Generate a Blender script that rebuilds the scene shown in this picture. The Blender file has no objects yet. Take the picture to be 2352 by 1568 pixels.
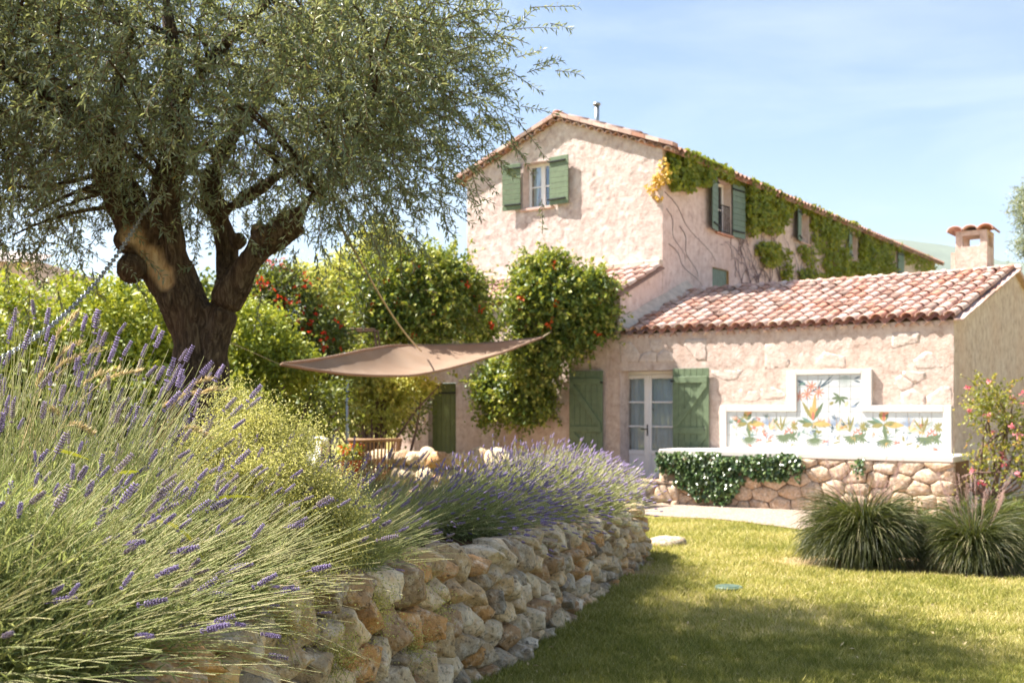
import bpy, bmesh, math, random
import numpy as np
from mathutils import Vector, Matrix

random.seed(7)
SC = bpy.context.scene
COL = SC.collection

# ------------------------------------------------------------------ camera
F, CX, HY, CAMZ = 2450.0, 1176.0, 935.0, 1.6      # focal length and horizon measured on a 2352 x 1568 copy
cam_d = bpy.data.cameras.new('camera')
cam = bpy.data.objects.new('camera', cam_d)
COL.objects.link(cam)
cam.location = (0, 0, CAMZ)
cam.rotation_euler = (math.radians(90), 0, 0)
cam_d.sensor_width = 36.0
cam_d.lens = 36.0 * F / 2352.0
cam_d.shift_y = (HY - 784.0) / 2352.0
cam_d.clip_start = 0.05
cam_d.clip_end = 12000
cam_d.dof.use_dof = True
cam_d.dof.focus_distance = 4.1
cam_d.dof.aperture_fstop = 4.5
SC.camera = cam

# ------------------------------------------------------------------ light
SUN_AZ = Vector((-0.97, 0.24, 0)).normalized()      # horizontal direction towards the sun
SUN_EL = math.radians(53)
sun_dir = Vector((SUN_AZ.x * math.cos(SUN_EL), SUN_AZ.y * math.cos(SUN_EL), math.sin(SUN_EL)))
world = bpy.data.worlds.new('World')
SC.world = world
world.use_nodes = True
wn = world.node_tree.nodes
wl = world.node_tree.links
wn.clear()
w_out = wn.new('ShaderNodeOutputWorld')
w_bg = wn.new('ShaderNodeBackground')
w_sky = wn.new('ShaderNodeTexSky')
w_sky.sky_type = 'NISHITA'
w_sky.sun_disc = False
w_sky.sun_elevation = SUN_EL
w_sky.sun_rotation = math.atan2(sun_dir.x, sun_dir.y)
w_sky.altitude = 300
w_sky.air_density = 1.0
w_sky.dust_density = 1.2
w_sky.ozone_density = 1.2
w_bg.inputs['Strength'].default_value = 0.062
# thin cirrus
w_tc = wn.new('ShaderNodeTexCoord')
w_map = wn.new('ShaderNodeMapping')
w_map.inputs['Scale'].default_value = (1.3, 1.3, 7.0)
w_map.inputs['Rotation'].default_value = (0.0, math.radians(12), math.radians(20))
w_no = wn.new('ShaderNodeTexNoise')
w_no.inputs['Scale'].default_value = 2.0
w_no.inputs['Detail'].default_value = 7
w_no.inputs['Roughness'].default_value = 0.55
w_no.inputs['Distortion'].default_value = 0.5
w_cr = wn.new('ShaderNodeValToRGB')
w_cr.color_ramp.elements[0].position = 0.40
w_cr.color_ramp.elements[1].position = 0.85
w_mul = wn.new('ShaderNodeMath'); w_mul.operation = 'MULTIPLY'; w_mul.inputs[1].default_value = 0.36
w_mix = wn.new('ShaderNodeMix'); w_mix.data_type = 'RGBA'
w_mix.inputs['B'].default_value = (6.6, 6.9, 7.2, 1)
wl.new(w_tc.outputs['Generated'], w_map.inputs['Vector'])
wl.new(w_map.outputs['Vector'], w_no.inputs['Vector'])
wl.new(w_no.outputs['Fac'], w_cr.inputs['Fac'])
wl.new(w_cr.outputs['Color'], w_mul.inputs[0])
wl.new(w_mul.outputs[0], w_mix.inputs['Factor'])
wl.new(w_sky.outputs['Color'], w_mix.inputs['A'])
wl.new(w_mix.outputs['Result'], w_bg.inputs['Color'])
wl.new(w_bg.outputs['Background'], w_out.inputs['Surface'])

sun_d = bpy.data.lights.new('sun', 'SUN')
sun_d.energy = 5.0
sun_d.angle = math.radians(0.6)
sun_d.color = (1.0, 0.935, 0.85)
sun = bpy.data.objects.new('sun', sun_d)
COL.objects.link(sun)
sun.rotation_euler = sun_dir.to_track_quat('Z', 'Y').to_euler()
sun.location = (-20, 10, 20)

SC.view_settings.view_transform = 'Standard'
SC.view_settings.look = 'None'
SC.view_settings.exposure = 1.82
SC.view_settings.gamma = 1.0
SC.cycles.max_bounces = 6
SC.cycles.diffuse_bounces = 3
SC.cycles.glossy_bounces = 2
SC.cycles.transparent_max_bounces = 12

# ------------------------------------------------------------------ helpers
def at(px, py, Y):
    """world point at depth Y on the line of sight of a measured point"""
    return np.array([(px - CX) / F * Y, Y, CAMZ + (HY - py) / F * Y])

def lin(r, g, b):
    f = lambda c: (c / 255 / 12.92) if c / 255 <= 0.04045 else ((c / 255 + 0.055) / 1.055) ** 2.4
    return (f(r), f(g), f(b), 1.0)

def _hash(ix, iy, iz, seed):
    h = (ix.astype(np.int64) * 374761393 + iy.astype(np.int64) * 668265263 + iz.astype(np.int64) * 2147483647 + seed * 1274126177) & 0xFFFFFFFF
    h = ((h ^ (h >> 13)) * 1274126177) & 0xFFFFFFFF
    h = ((h ^ (h >> 16)) * 2246822519) & 0xFFFFFFFF
    return ((h ^ (h >> 15)) & 0xFFFFFF) / float(0xFFFFFF)

def vnoise(P, seed=0):
    P = np.asarray(P, float)
    i = np.floor(P).astype(np.int64); f = P - i
    u = f * f * (3 - 2 * f)
    r = 0
    for dx in (0, 1):
        for dy in (0, 1):
            for dz in (0, 1):
                w = (u[..., 0] if dx else 1 - u[..., 0]) * (u[..., 1] if dy else 1 - u[..., 1]) * (u[..., 2] if dz else 1 - u[..., 2])
                r = r + w * _hash(i[..., 0] + dx, i[..., 1] + dy, i[..., 2] + dz, seed)
    return r * 2 - 1

def fbm(P, seed=0, oct=3):
    r = 0; a = 1.0
    for o in range(oct):
        r = r + a * vnoise(np.asarray(P) * (2 ** o), seed + o * 17)
        a *= 0.5
    return r / 1.75

def nrm(v):
    return v / np.maximum(np.linalg.norm(v, axis=-1, keepdims=True), 1e-9)

def tag(o, label=None, cat=None, group=None, kind=None):
    if label: o['label'] = label
    if cat: o['category'] = cat
    if group: o['group'] = group
    if kind: o['kind'] = kind
    return o

def mesh(name, V, Fs, mats=None, tint=None, smooth=False, midx=None, attrs=None):
    """V (N,3); Fs a list of (M,k) integer arrays"""
    me = bpy.data.meshes.new(name)
    V = np.asarray(V, np.float32)
    if not isinstance(Fs, (list, tuple)): Fs = [Fs]
    Fs = [np.asarray(f, np.int32) for f in Fs if len(f)]
    nl = sum(f.size for f in Fs); nf = sum(len(f) for f in Fs)
    me.vertices.add(len(V)); me.vertices.foreach_set('co', V.ravel())
    me.loops.add(nl); me.loops.foreach_set('vertex_index', np.concatenate([f.ravel() for f in Fs]))
    me.polygons.add(nf)
    tot = np.concatenate([np.full(len(f), f.shape[1], np.int32) for f in Fs])
    st = np.concatenate([[0], np.cumsum(tot)[:-1]]).astype(np.int32)
    me.polygons.foreach_set('loop_start', st)
    me.polygons.foreach_set('loop_total', tot)
    if smooth: me.polygons.foreach_set('use_smooth', np.ones(nf, bool))
    if midx is not None: me.polygons.foreach_set('material_index', np.asarray(midx, np.int32))
    if tint is not None:
        a = me.attributes.new('tint', 'FLOAT', 'POINT'); a.data.foreach_set('value', np.asarray(tint, np.float32))
    for k, v in (attrs or {}).items():
        a = me.attributes.new(k, 'FLOAT', 'POINT'); a.data.foreach_set('value', np.asarray(v, np.float32))
    me.update(calc_edges=True); me.validate()
    for m in (mats if isinstance(mats, (list, tuple)) else [mats]):
        if m: me.materials.append(m)
    return me

def add(name, me, parent=None, loc=(0, 0, 0), rot=(0, 0, 0), scale=(1, 1, 1)):
    o = bpy.data.objects.new(name, me)
    COL.objects.link(o)
    o.location = loc; o.rotation_euler = rot; o.scale = scale
    if parent: o.parent = parent
    return o

def empty(name, loc, rz=0, label=None, cat=None, group=None):
    o = bpy.data.objects.new(name, None); COL.objects.link(o)
    o.empty_display_size = 0.2
    o.location = loc; o.rotation_euler = (0, 0, rz)
    return tag(o, label, cat, group)

class MB:
    """collects simple solids into one mesh"""
    def __init__(s): s.v = []; s.f = []; s.m = []; s.cur = 0
    def mat(s, i): s.cur = i; return s
    def poly(s, pts, faces):
        b = len(s.v); s.v += [tuple(p) for p in pts]
        for f in faces: s.f.append([b + i for i in f]); s.m.append(s.cur)
        return s
    def box(s, x0, x1, y0, y1, z0, z1):
        return s.poly([(x0, y0, z0), (x1, y0, z0), (x1, y1, z0), (x0, y1, z0), (x0, y0, z1), (x1, y0, z1), (x1, y1, z1), (x0, y1, z1)],
                      [(0, 3, 2, 1), (4, 5, 6, 7), (0, 1, 5, 4), (1, 2, 6, 5), (2, 3, 7, 6), (3, 0, 4, 7)])
    def bbox(s, x0, x1, y0, y1, z0, z1, b=0.006):
        """box with chamfered edges (all 12)"""
        if min(x1 - x0, y1 - y0, z1 - z0) < 2.5 * b: b = min(x1 - x0, y1 - y0, z1 - z0) / 2.6
        P = []; idx = {}
        X = (x0, x1); Y = (y0, y1); Z = (z0, z1)
        for i in (0, 1):
            for j in (0, 1):
                for k in (0, 1):
                    sx, sy, sz = (1 - 2 * i) * b, (1 - 2 * j) * b, (1 - 2 * k) * b
                    for a in range(3):
                        p = [X[i] + sx, Y[j] + sy, Z[k] + sz]
                        p[a] = (X[i], Y[j], Z[k])[a]
                        idx[i, j, k, a] = len(P); P.append(p)
        fs = []
        for a in range(3):
            o1, o2 = [(1, 2), (0, 2), (0, 1)][a]
            for e in (0, 1):
                q = []
                for (u, w) in ((0, 0), (1, 0), (1, 1), (0, 1)):
                    c = [0, 0, 0]; c[a] = e; c[o1] = u; c[o2] = w
                    q.append(idx[c[0], c[1], c[2], a])
                fs.append(q)
        for a in range(3):                      # edges running along axis a
            o1, o2 = [(1, 2), (0, 2), (0, 1)][a]
            for u in (0, 1):
                for w in (0, 1):
                    c0 = [0, 0, 0]; c0[o1] = u; c0[o2] = w
                    c1 = list(c0); c1[a] = 1
                    fs.append([idx[tuple(c0) + (o1,)], idx[tuple(c0) + (o2,)], idx[tuple(c1) + (o2,)], idx[tuple(c1) + (o1,)]])
        for i in (0, 1):
            for j in (0, 1):
                for k in (0, 1): fs.append([idx[i, j, k, 0], idx[i, j, k, 1], idx[i, j, k, 2]])
        return s.poly(P, fs)
    def tube(s, pts, rad, n=8, cap=True):
        pts = [Vector(p) for p in pts]; K = len(pts)
        rad = [rad] * K if isinstance(rad, (int, float)) else rad
        P = []
        for i, p in enumerate(pts):
            t = (pts[min(i + 1, K - 1)] - pts[max(i - 1, 0)]).normalized()
            ref = Vector((0, 0, 1)) if abs(t.z) < 0.9 else Vector((1, 0, 0))
            a = t.cross(ref).normalized(); b = t.cross(a)
            for j in range(n):
                th = 2 * math.pi * j / n
                P.append(p + (a * math.cos(th) + b * math.sin(th)) * rad[i])
        fs = [(i * n + j, i * n + (j + 1) % n, (i + 1) * n + (j + 1) % n, (i + 1) * n + j) for i in range(K - 1) for j in range(n)]
        if cap: fs += [tuple(range(n - 1, -1, -1)), tuple(range((K - 1) * n, K * n))]
        return s.poly(P, fs)
    def mesh(s, name, mats, smooth=False):
        me = bpy.data.meshes.new(name); me.from_pydata(s.v, [], s.f); me.validate()
        for m in (mats if isinstance(mats, (list, tuple)) else [mats]): me.materials.append(m)
        if len(me.polygons) == len(s.m): me.polygons.foreach_set('material_index', s.m)
        if smooth: me.polygons.foreach_set('use_smooth', [True] * len(me.polygons))
        return me
    def build(s, name, mats, parent=None, smooth=False, loc=(0, 0, 0), rot=(0, 0, 0)):
        return add(name, s.mesh(name, mats, smooth), parent, loc, rot)

def tubes(P, R, n=3):
    """many thin tubes: P (N,K,3), R (N,K)"""
    N, K, _ = P.shape
    T = np.zeros_like(P); T[:, 1:-1] = P[:, 2:] - P[:, :-2]; T[:, 0] = P[:, 1] - P[:, 0]; T[:, -1] = P[:, -1] - P[:, -2]
    T = nrm(T)
    ref = np.where(np.abs(T[..., 2:3]) < 0.9, np.array([0, 0, 1.0]), np.array([1.0, 0, 0]))
    A = nrm(np.cross(T, ref)); B = np.cross(T, A)
    th = np.arange(n) * 2 * math.pi / n
    V = P[:, :, None, :] + R[:, :, None, None] * (A[:, :, None, :] * np.cos(th)[None, None, :, None] + B[:, :, None, :] * np.sin(th)[None, None, :, None])
    idx = np.arange(N * K * n).reshape(N, K, n)
    a = idx[:, :-1]; b = idx[:, 1:]
    Fq = np.stack([a, np.roll(a, -1, 2), np.roll(b, -1, 2), b], -1).reshape(-1, 4)
    return V.reshape(-1, 3), Fq

def ribbons(P, W, side=None):
    """flat blades: P (N,K,3), W (N,K) half widths"""
    N, K, _ = P.shape
    T = np.zeros_like(P); T[:, 1:-1] = P[:, 2:] - P[:, :-2]; T[:, 0] = P[:, 1] - P[:, 0]; T[:, -1] = P[:, -1] - P[:, -2]
    T = nrm(T)
    if side is None: side = np.array([0, 0, 1.0])
    A = nrm(np.cross(T, np.broadcast_to(side, T.shape)))
    V = np.stack([P - A * W[..., None], P + A * W[..., None]], 2)
    idx = np.arange(N * K * 2).reshape(N, K, 2)
    Fq = np.stack([idx[:, :-1, 0], idx[:, :-1, 1], idx[:, 1:, 1], idx[:, 1:, 0]], -1).reshape(-1, 4)
    return V.reshape(-1, 3), Fq

def leafmesh(pos, d, up, L, W, fold=0.25, wide=0.45):
    """kite-shaped leaves, two triangles each"""
    d = nrm(d); s = nrm(np.cross(d, up)); u = np.cross(s, d)
    L = np.asarray(L)[:, None]; W = np.asarray(W)[:, None]
    base = pos; tip = pos + d * L - u * L * 0.12
    mid = pos + d * L * wide + u * W * fold
    V = np.stack([base, mid + s * W, tip, mid - s * W], 1)
    i = np.arange(len(pos))[:, None] * 4
    Ft = np.concatenate([i + np.array([[0, 1, 2]]), i + np.array([[0, 2, 3]])])
    return V.reshape(-1, 3), Ft

def blob_pts(rng, blobs, n, shell=0.3, lump=0.22, fr=2.2, seed=1):
    B = np.array([b[:6] for b in blobs], float)
    w = np.array([(b[6] if len(b) > 6 else 1.0) * (b[3] * b[4] + b[4] * b[5] + b[3] * b[5]) for b in blobs]); w /= w.sum()
    k = rng.choice(len(B), n, p=w)
    d = nrm(rng.normal(size=(n, 3)))
    r = (1 + lump * fbm(d * fr + B[k, :3] * 1.7, seed)) * (1 - shell * np.abs(rng.normal(size=n)) * 0.7)
    r = np.clip(r, 0.15, 2)[:, None]
    return B[k, :3] + d * B[k, 3:6] * r, nrm(d / B[k, 3:6]), k

def foliage(rng, blobs, ncl, per, csz, L, W, droop=0.2, shell=0.3, lump=0.22, fr=2.2, seed=1, fold=0.25, updir=0.5):
    c, n, _ = blob_pts(rng, blobs, ncl, shell, lump, fr, seed)
    ct = rng.random(ncl)
    cs = csz * (0.6 + 0.8 * rng.random(ncl))
    pos = np.repeat(c, per, 0) + rng.normal(size=(ncl * per, 3)) * np.repeat(cs, per)[:, None] * np.array([1, 1, 0.8])
    nn = np.repeat(n, per, 0)
    d = nn * 0.6 + rng.normal(size=pos.shape) * 0.75 - np.array([0, 0, droop])
    up = nn * 0.5 + np.array([0, 0, updir]) + rng.normal(size=pos.shape) * 0.45
    LL = L * (0.6 + 0.7 * rng.random(len(pos)))
    V, Ft = leafmesh(pos, d, up, LL, LL * W / L, fold)
    t = np.repeat(np.repeat(ct, per) * 0.5 + rng.random(len(pos)) * 0.5, 4)
    return V, Ft, t

def sprays(rng, blobs, n, length, per, L, W, droop=0.5, seed=1, shell=0.15):
    """leafy shoots that stick out of the outline"""
    c, nn, _ = blob_pts(rng, blobs, n, shell, 0.22, 2.2, seed)
    d = nrm(nn + np.array([0, 0, 0.35]) + rng.normal(size=c.shape) * 0.35)
    ln = length * (0.5 + rng.random(n))
    s = np.linspace(0, 1, 5)
    P = c[:, None] + d[:, None] * (s[None, :, None] * ln[:, None, None]) - np.array([0, 0, 1.0]) * (s ** 2)[None, :, None] * (droop * ln)[:, None, None]
    u = rng.random((n, per))
    pos = c[:, None] + d[:, None] * (u * ln[:, None])[..., None] - np.array([0, 0, 1.0]) * (u ** 2 * droop * ln[:, None])[..., None]
    ld = d[:, None] * 0.5 + rng.normal(size=pos.shape) * 0.7
    pos = pos.reshape(-1, 3); ld = ld.reshape(-1, 3)
    up = np.array([0, 0, 1.0]) + rng.normal(size=pos.shape) * 0.5
    LL = L * (0.6 + 0.6 * rng.random(len(pos)))
    V, Ft = leafmesh(pos, ld, up, LL, LL * W / L)
    t = np.repeat(0.45 + 0.55 * rng.random(len(pos)), 4)
    SV, SF = tubes(P, np.full((n, 5), 0.004), 3)
    return V, Ft, t, SV, SF

def join(*parts):
    Vs = []; Fs = {}; off = 0
    for V, Fx in parts:
        Vs.append(V)
        Fs.setdefault(Fx.shape[1], []).append(Fx + off); off += len(V)
    return np.concatenate(Vs), [np.concatenate(v) for v in Fs.values()]

# ------------------------------------------------------------------ materials
MATS = {}
def newmat(name):
    m = bpy.data.materials.new(name); m.use_nodes = True
    nt = m.node_tree; nt.nodes.clear()
    o = nt.nodes.new('ShaderNodeOutputMaterial')
    b = nt.nodes.new('ShaderNodeBsdfPrincipled')
    nt.links.new(b.outputs[0], o.inputs[0])
    MATS[name] = m
    return m, nt, b, o

def N(nt, t, **kw):
    n = nt.nodes.new(t)
    for k, v in kw.items():
        if k in n.inputs: n.inputs[k].default_value = v
        else: setattr(n, k, v)
    return n

def ramp(nt, fac, stops, interp='LINEAR'):
    r = nt.nodes.new('ShaderNodeValToRGB')
    r.color_ramp.interpolation = interp
    e = r.color_ramp.elements
    while len(e) < len(stops): e.new(0.5)
    for i, (p, c) in enumerate(stops): e[i].position = p; e[i].color = c
    nt.links.new(fac, r.inputs[0])
    return r.outputs[0]

def mixc(nt, fac, a, b, mode='MIX'):
    m = nt.nodes.new('ShaderNodeMix'); m.data_type = 'RGBA'; m.blend_type = mode
    for s, v in (('Factor', fac), ('A', a), ('B', b)):
        if isinstance(v, (int, float, tuple)): m.inputs[s].default_value = v
        else: nt.links.new(v, m.inputs[s])
    return m.outputs['Result']

def noise_n(nt, scale, detail=4, rough=0.55, dist=0.0, vec=None, stretch=None, coord='Object'):
    n = N(nt, 'ShaderNodeTexNoise', Scale=scale, Detail=detail, Roughness=rough, Distortion=dist)
    if vec is None:
        tc = nt.nodes.new('ShaderNodeTexCoord'); vec = tc.outputs[coord]
    if stretch:
        mp = nt.nodes.new('ShaderNodeMapping'); mp.inputs['Scale'].default_value = stretch
        nt.links.new(vec, mp.inputs[0]); vec = mp.outputs[0]
    nt.links.new(vec, n.inputs['Vector'])
    return n.outputs['Fac']

def bump(nt, b, h, strength=0.5, dist=0.02, prev=None):
    n = N(nt, 'ShaderNodeBump', Strength=strength, Distance=dist)
    nt.links.new(h, n.inputs['Height'])
    if prev is not None: nt.links.new(prev, n.inputs['Normal'])
    nt.links.new(n.outputs[0], b.inputs['Normal'])
    return n.outputs[0]

def obj_random(nt):
    return nt.nodes.new('ShaderNodeObjectInfo').outputs['Random']

def simple(name, col, rough=0.7, var=0.25, scale=14, bumps=0.2, spec=0.3, metallic=0.0, bd=0.004):
    m, nt, b, o = newmat(name)
    f = noise_n(nt, scale, 5, 0.6)
    c2 = tuple(c * (1 - var) for c in col[:3]) + (1,)
    c1 = tuple(min(1, c * (1 + var * 0.4)) for c in col[:3]) + (1,)
    nt.links.new(ramp(nt, f, [(0.3, c2), (0.7, c1)]), b.inputs['Base Color'])
    b.inputs['Roughness'].default_value = rough
    b.inputs['Specular IOR Level'].default_value = spec
    b.inputs['Metallic'].default_value = metallic
    if bumps: bump(nt, b, noise_n(nt, scale * 4, 4), bumps, bd)
    return m

def leafmat(name, stops, trans=0.35, tcol=None, rough=0.5, spec=0.35):
    """leaf colour per leaf from the tint attribute, light passing through"""
    m, nt, b, o = newmat(name)
    at_ = N(nt, 'ShaderNodeAttribute', attribute_name='tint')
    c = ramp(nt, at_.outputs['Fac'], stops)
    nt.links.new(c, b.inputs['Base Color'])
    b.inputs['Roughness'].default_value = rough
    b.inputs['Specular IOR Level'].default_value = spec
    tr = nt.nodes.new('ShaderNodeBsdfTranslucent')
    if tcol: nt.links.new(mixc(nt, 0.6, c, tcol), tr.inputs[0])
    else: nt.links.new(c, tr.inputs[0])
    mx = N(nt, 'ShaderNodeMixShader', Fac=trans)
    nt.links.new(b.outputs[0], mx.inputs[1]); nt.links.new(tr.outputs[0], mx.inputs[2])
    nt.links.new(mx.outputs[0], o.inputs[0])
    return m

def plaster(name, base, dark, light, orange, bs=1.0, wash=0.5):
    m, nt, b, o = newmat(name)
    tc = nt.nodes.new('ShaderNodeTexCoord'); v = tc.outputs['Object']
    big = noise_n(nt, 0.8, 4, 0.6, 0, v)
    mid = noise_n(nt, 6.0, 5, 0.7, 0.3, v)
    st = noise_n(nt, 2.0, 4, 0.65, 0, v, (3, 3, 0.35))
    c = ramp(nt, mid, [(0.28, dark), (0.48, base), (0.70, light)])
    c = mixc(nt, ramp(nt, big, [(0.45, (0, 0, 0, 1)), (0.72, (wash, wash, wash, 1))]), c, orange)
    c = mixc(nt, ramp(nt, st, [(0.52, (0, 0, 0, 1)), (0.75, (0.4, 0.4, 0.4, 1))]), c, dark)
    nt.links.new(c, b.inputs['Base Color'])
    b.inputs['Roughness'].default_value = 0.92
    b.inputs['Specular IOR Level'].default_value = 0.15
    bump(nt, b, noise_n(nt, 17, 6, 0.72, 0.3, v), 0.7 * bs, 0.025)
    return m

M_GABLE = plaster('gable_render', lin(204, 186, 178), lin(164, 142, 134), lin(226, 214, 207), lin(206, 179, 167), 1.4, 0.4)
M_SIDE = plaster('side_render', lin(208, 190, 183), lin(174, 152, 145), lin(222, 208, 202), lin(204, 178, 166), 0.6, 0.4)
M_ANNEX = plaster('annex_render', lin(198, 178, 166), lin(162, 137, 124), lin(218, 203, 193), lin(202, 168, 150), 1.1, 0.5)
M_AGABLE = plaster('annex_gable_render', lin(204, 182, 168), lin(166, 142, 130), lin(222, 206, 194), lin(206, 168, 146), 0.9, 0.35)
M_FLASH = simple('lime_flashing', lin(204, 190, 176), 0.95, 0.25, 6, 0.5, 0.1)

def stone_mat(name, stops, bs=1.0, sc=1.0):
    m, nt, b, o = newmat(name)
    r = obj_random(nt)
    tc = nt.nodes.new('ShaderNodeTexCoord')
    off = N(nt, 'ShaderNodeVectorMath', operation='ADD')
    nt.links.new(tc.outputs['Object'], off.inputs[0])
    mul = N(nt, 'ShaderNodeMath', operation='MULTIPLY'); mul.inputs[1].default_value = 37.0
    nt.links.new(r, mul.inputs[0]); nt.links.new(mul.outputs[0], off.inputs[1])
    vec = off.outputs[0]
    c = ramp(nt, r, stops)
    a = noise_n(nt, 9 * sc, 6, 0.65, 0.6, vec)
    c = mixc(nt, ramp(nt, a, [(0.3, (0.6, 0.6, 0.6, 1)), (0.55, (0, 0, 0, 1))]), c, lin(204, 162, 112))
    a2 = noise_n(nt, 16 * sc, 7, 0.7, 0.3, vec)
    c = mixc(nt, ramp(nt, a2, [(0.5, (0, 0, 0, 1)), (0.72, (0.8, 0.8, 0.8, 1))]), c, lin(240, 230, 212))
    a3 = noise_n(nt, 34 * sc, 5, 0.7, 0.2, vec)
    c = mixc(nt, ramp(nt, a3, [(0.52, (0, 0, 0, 1)), (0.68, (0.85, 0.85, 0.85, 1))]), c, lin(84, 72, 58))
    nt.links.new(c, b.inputs['Base Color'])
    b.inputs['Roughness'].default_value = 0.88
    b.inputs['Specular IOR Level'].default_value = 0.2
    p = bump(nt, b, noise_n(nt, 12 * sc, 8, 0.68, 0.4, vec), 1.0 * bs, 0.045)
    bump(nt, b, noise_n(nt, 55 * sc, 5, 0.65, 0.0, vec), 0.6 * bs, 0.006, p)
    return m

M_DRY = stone_mat('dry_wall_stone', [(0.0, lin(214, 184, 140)), (0.2, lin(160, 148, 130)), (0.4, lin(230, 208, 172)), (0.55, lin(134, 126, 114)), (0.7, lin(206, 154, 96)), (0.85, lin(226, 200, 158)), (1.0, lin(238, 224, 200))], 1.0)
M_BASE = stone_mat('planter_stone', [(0.0, lin(196, 174, 152)), (0.35, lin(176, 152, 132)), (0.65, lin(204, 184, 164)), (1.0, lin(186, 158, 134))], 0.7)
M_WALLSTONE = plaster('exposed_stone', lin(202, 184, 173), lin(166, 142, 130), lin(220, 207, 198), lin(200, 170, 153), 1.0, 0.3)
M_EARTH = simple('dark_joint_earth', lin(58, 46, 36), 0.95, 0.4, 12, 0.6, 0.1, bd=0.01)
M_MORTAR = simple('joint_mortar', lin(140, 108, 82), 0.95, 0.35, 10, 0.6, 0.1, bd=0.01)

def tile_mat():
    m, nt, b, o = newmat('terracotta')
    r = obj_random(nt)
    c = ramp(nt, r, [(0.0, lin(206, 176, 164)), (0.3, lin(190, 154, 141)), (0.5, lin(216, 192, 180)), (0.68, lin(176, 142, 129)), (0.84, lin(194, 140, 117)), (0.93, lin(134, 114, 105)), (1.0, lin(226, 200, 182))])
    a = noise_n(nt, 7, 4, 0.65)
    c = mixc(nt, ramp(nt, a, [(0.5, (0, 0, 0, 1)), (0.75, (0.65, 0.65, 0.65, 1))]), c, lin(130, 112, 100))
    a2 = noise_n(nt, 22, 5, 0.7)
    c = mixc(nt, ramp(nt, a2, [(0.55, (0, 0, 0, 1)), (0.75, (0.6, 0.6, 0.6, 1))]), c, lin(210, 188, 172))
    nt.links.new(c, b.inputs['Base Color'])
    b.inputs['Roughness'].default_value = 0.85
    b.inputs['Specular IOR Level'].default_value = 0.2
    bump(nt, b, noise_n(nt, 40, 5), 0.3, 0.006)
    return m
M_TILE = tile_mat()
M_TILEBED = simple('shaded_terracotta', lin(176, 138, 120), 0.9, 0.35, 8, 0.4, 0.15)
M_GREEN = simple('sage_green_paint', lin(108, 124, 96), 0.55, 0.28, 9, 0.15, 0.35)
M_GREEN_B = simple('blue_green_paint', lin(108, 130, 116), 0.55, 0.28, 9, 0.15, 0.35)
M_GREEN_D = simple('olive_green_paint', lin(96, 104, 58), 0.6, 0.2, 6, 0.15, 0.3)
M_WHITE = simple('white_paint', lin(240, 238, 240), 0.45, 0.05, 5, 0.05, 0.4)
M_PLASTERW = simple('white_lime', lin(206, 199, 192), 0.8, 0.05, 7, 0.2, 0.2)
M_IRON = simple('black_iron', lin(44, 44, 46), 0.5, 0.2, 20, 0.1, 0.4, 0.6)
M_ZINC = simple('zinc', lin(164, 170, 174), 0.4, 0.15, 10, 0.1, 0.5, 0.8)
M_GALV = simple('galvanised_steel', lin(178, 182, 186), 0.35, 0.25, 60, 0.15, 0.5, 0.9)
M_WOOD = simple('weathered_wood', lin(150, 116, 84), 0.7, 0.3, 18, 0.3, 0.3)
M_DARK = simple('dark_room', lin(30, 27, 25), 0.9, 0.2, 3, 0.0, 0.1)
M_TERRA = simple('clay_pot', lin(190, 96, 62), 0.8, 0.2, 12, 0.2, 0.2)
M_CUSHION = simple('white_canvas', lin(240, 236, 226), 0.9, 0.05, 9, 0.2, 0.1)
M_CURTAIN = simple('pale_curtain', lin(236, 242, 246), 0.9, 0.06, 5, 0.05, 0.1)
M_LID = simple('green_plastic', lin(84, 104, 88), 0.5, 0.15, 9, 0.1, 0.4)
M_ROPE = simple('rope', lin(190, 172, 140), 0.9, 0.2, 40, 0.3, 0.1)
M_STEM_WOOD = simple('vine_stem', lin(112, 92, 84), 0.9, 0.3, 14, 0.3, 0.1)

def glass_mat():
    m, nt, b, o = newmat('window_glass')
    gl = N(nt, 'ShaderNodeBsdfGlossy', Roughness=0.03); gl.inputs[0].default_value = (0.9, 0.95, 1, 1)
    tr = nt.nodes.new('ShaderNodeBsdfTransparent'); tr.inputs[0].default_value = (0.95, 0.97, 0.98, 1)
    fr = N(nt, 'ShaderNodeFresnel', IOR=1.6)
    mx = nt.nodes.new('ShaderNodeMixShader')
    nt.links.new(fr.outputs[0], mx.inputs[0]); nt.links.new(tr.outputs[0], mx.inputs[1]); nt.links.new(gl.outputs[0], mx.inputs[2])
    nt.links.new(mx.outputs[0], o.inputs[0])
    return m
M_GLASS = glass_mat()

def ground_mat():
    m, nt, b, o = newmat('lawn_ground')
    tc = nt.nodes.new('ShaderNodeTexCoord'); v = tc.outputs['Object']
    a = noise_n(nt, 0.9, 4, 0.6, 0.3, v); f = noise_n(nt, 26, 4, 0.7, 0.0, v); g = noise_n(nt, 90, 3, 0.7, 0, v)
    c = ramp(nt, f, [(0.3, lin(116, 116, 58)), (0.55, lin(160, 152, 82)), (0.75, lin(194, 178, 116))])
    c = mixc(nt, ramp(nt, a, [(0.5, (0, 0, 0, 1)), (0.7, (0.65, 0.65, 0.65, 1))]), c, lin(190, 166, 120))
    c = mixc(nt, ramp(nt, g, [(0.35, (0.5, 0.5, 0.5, 1)), (0.55, (0, 0, 0, 1))]), c, lin(80, 78, 42))
    ea = N(nt, 'ShaderNodeAttribute', attribute_name='earth')
    c = mixc(nt, ea.outputs['Fac'], c, ramp(nt, f, [(0.3, lin(150, 118, 90)), (0.7, lin(206, 176, 144))]))
    nt.links.new(c, b.inputs['Base Color']); b.inputs['Roughness'].default_value = 0.95
    b.inputs['Specular IOR Level'].default_value = 0.1
    bump(nt, b, g, 0.8, 0.03)
    return m
M_LAWN = ground_mat()
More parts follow.
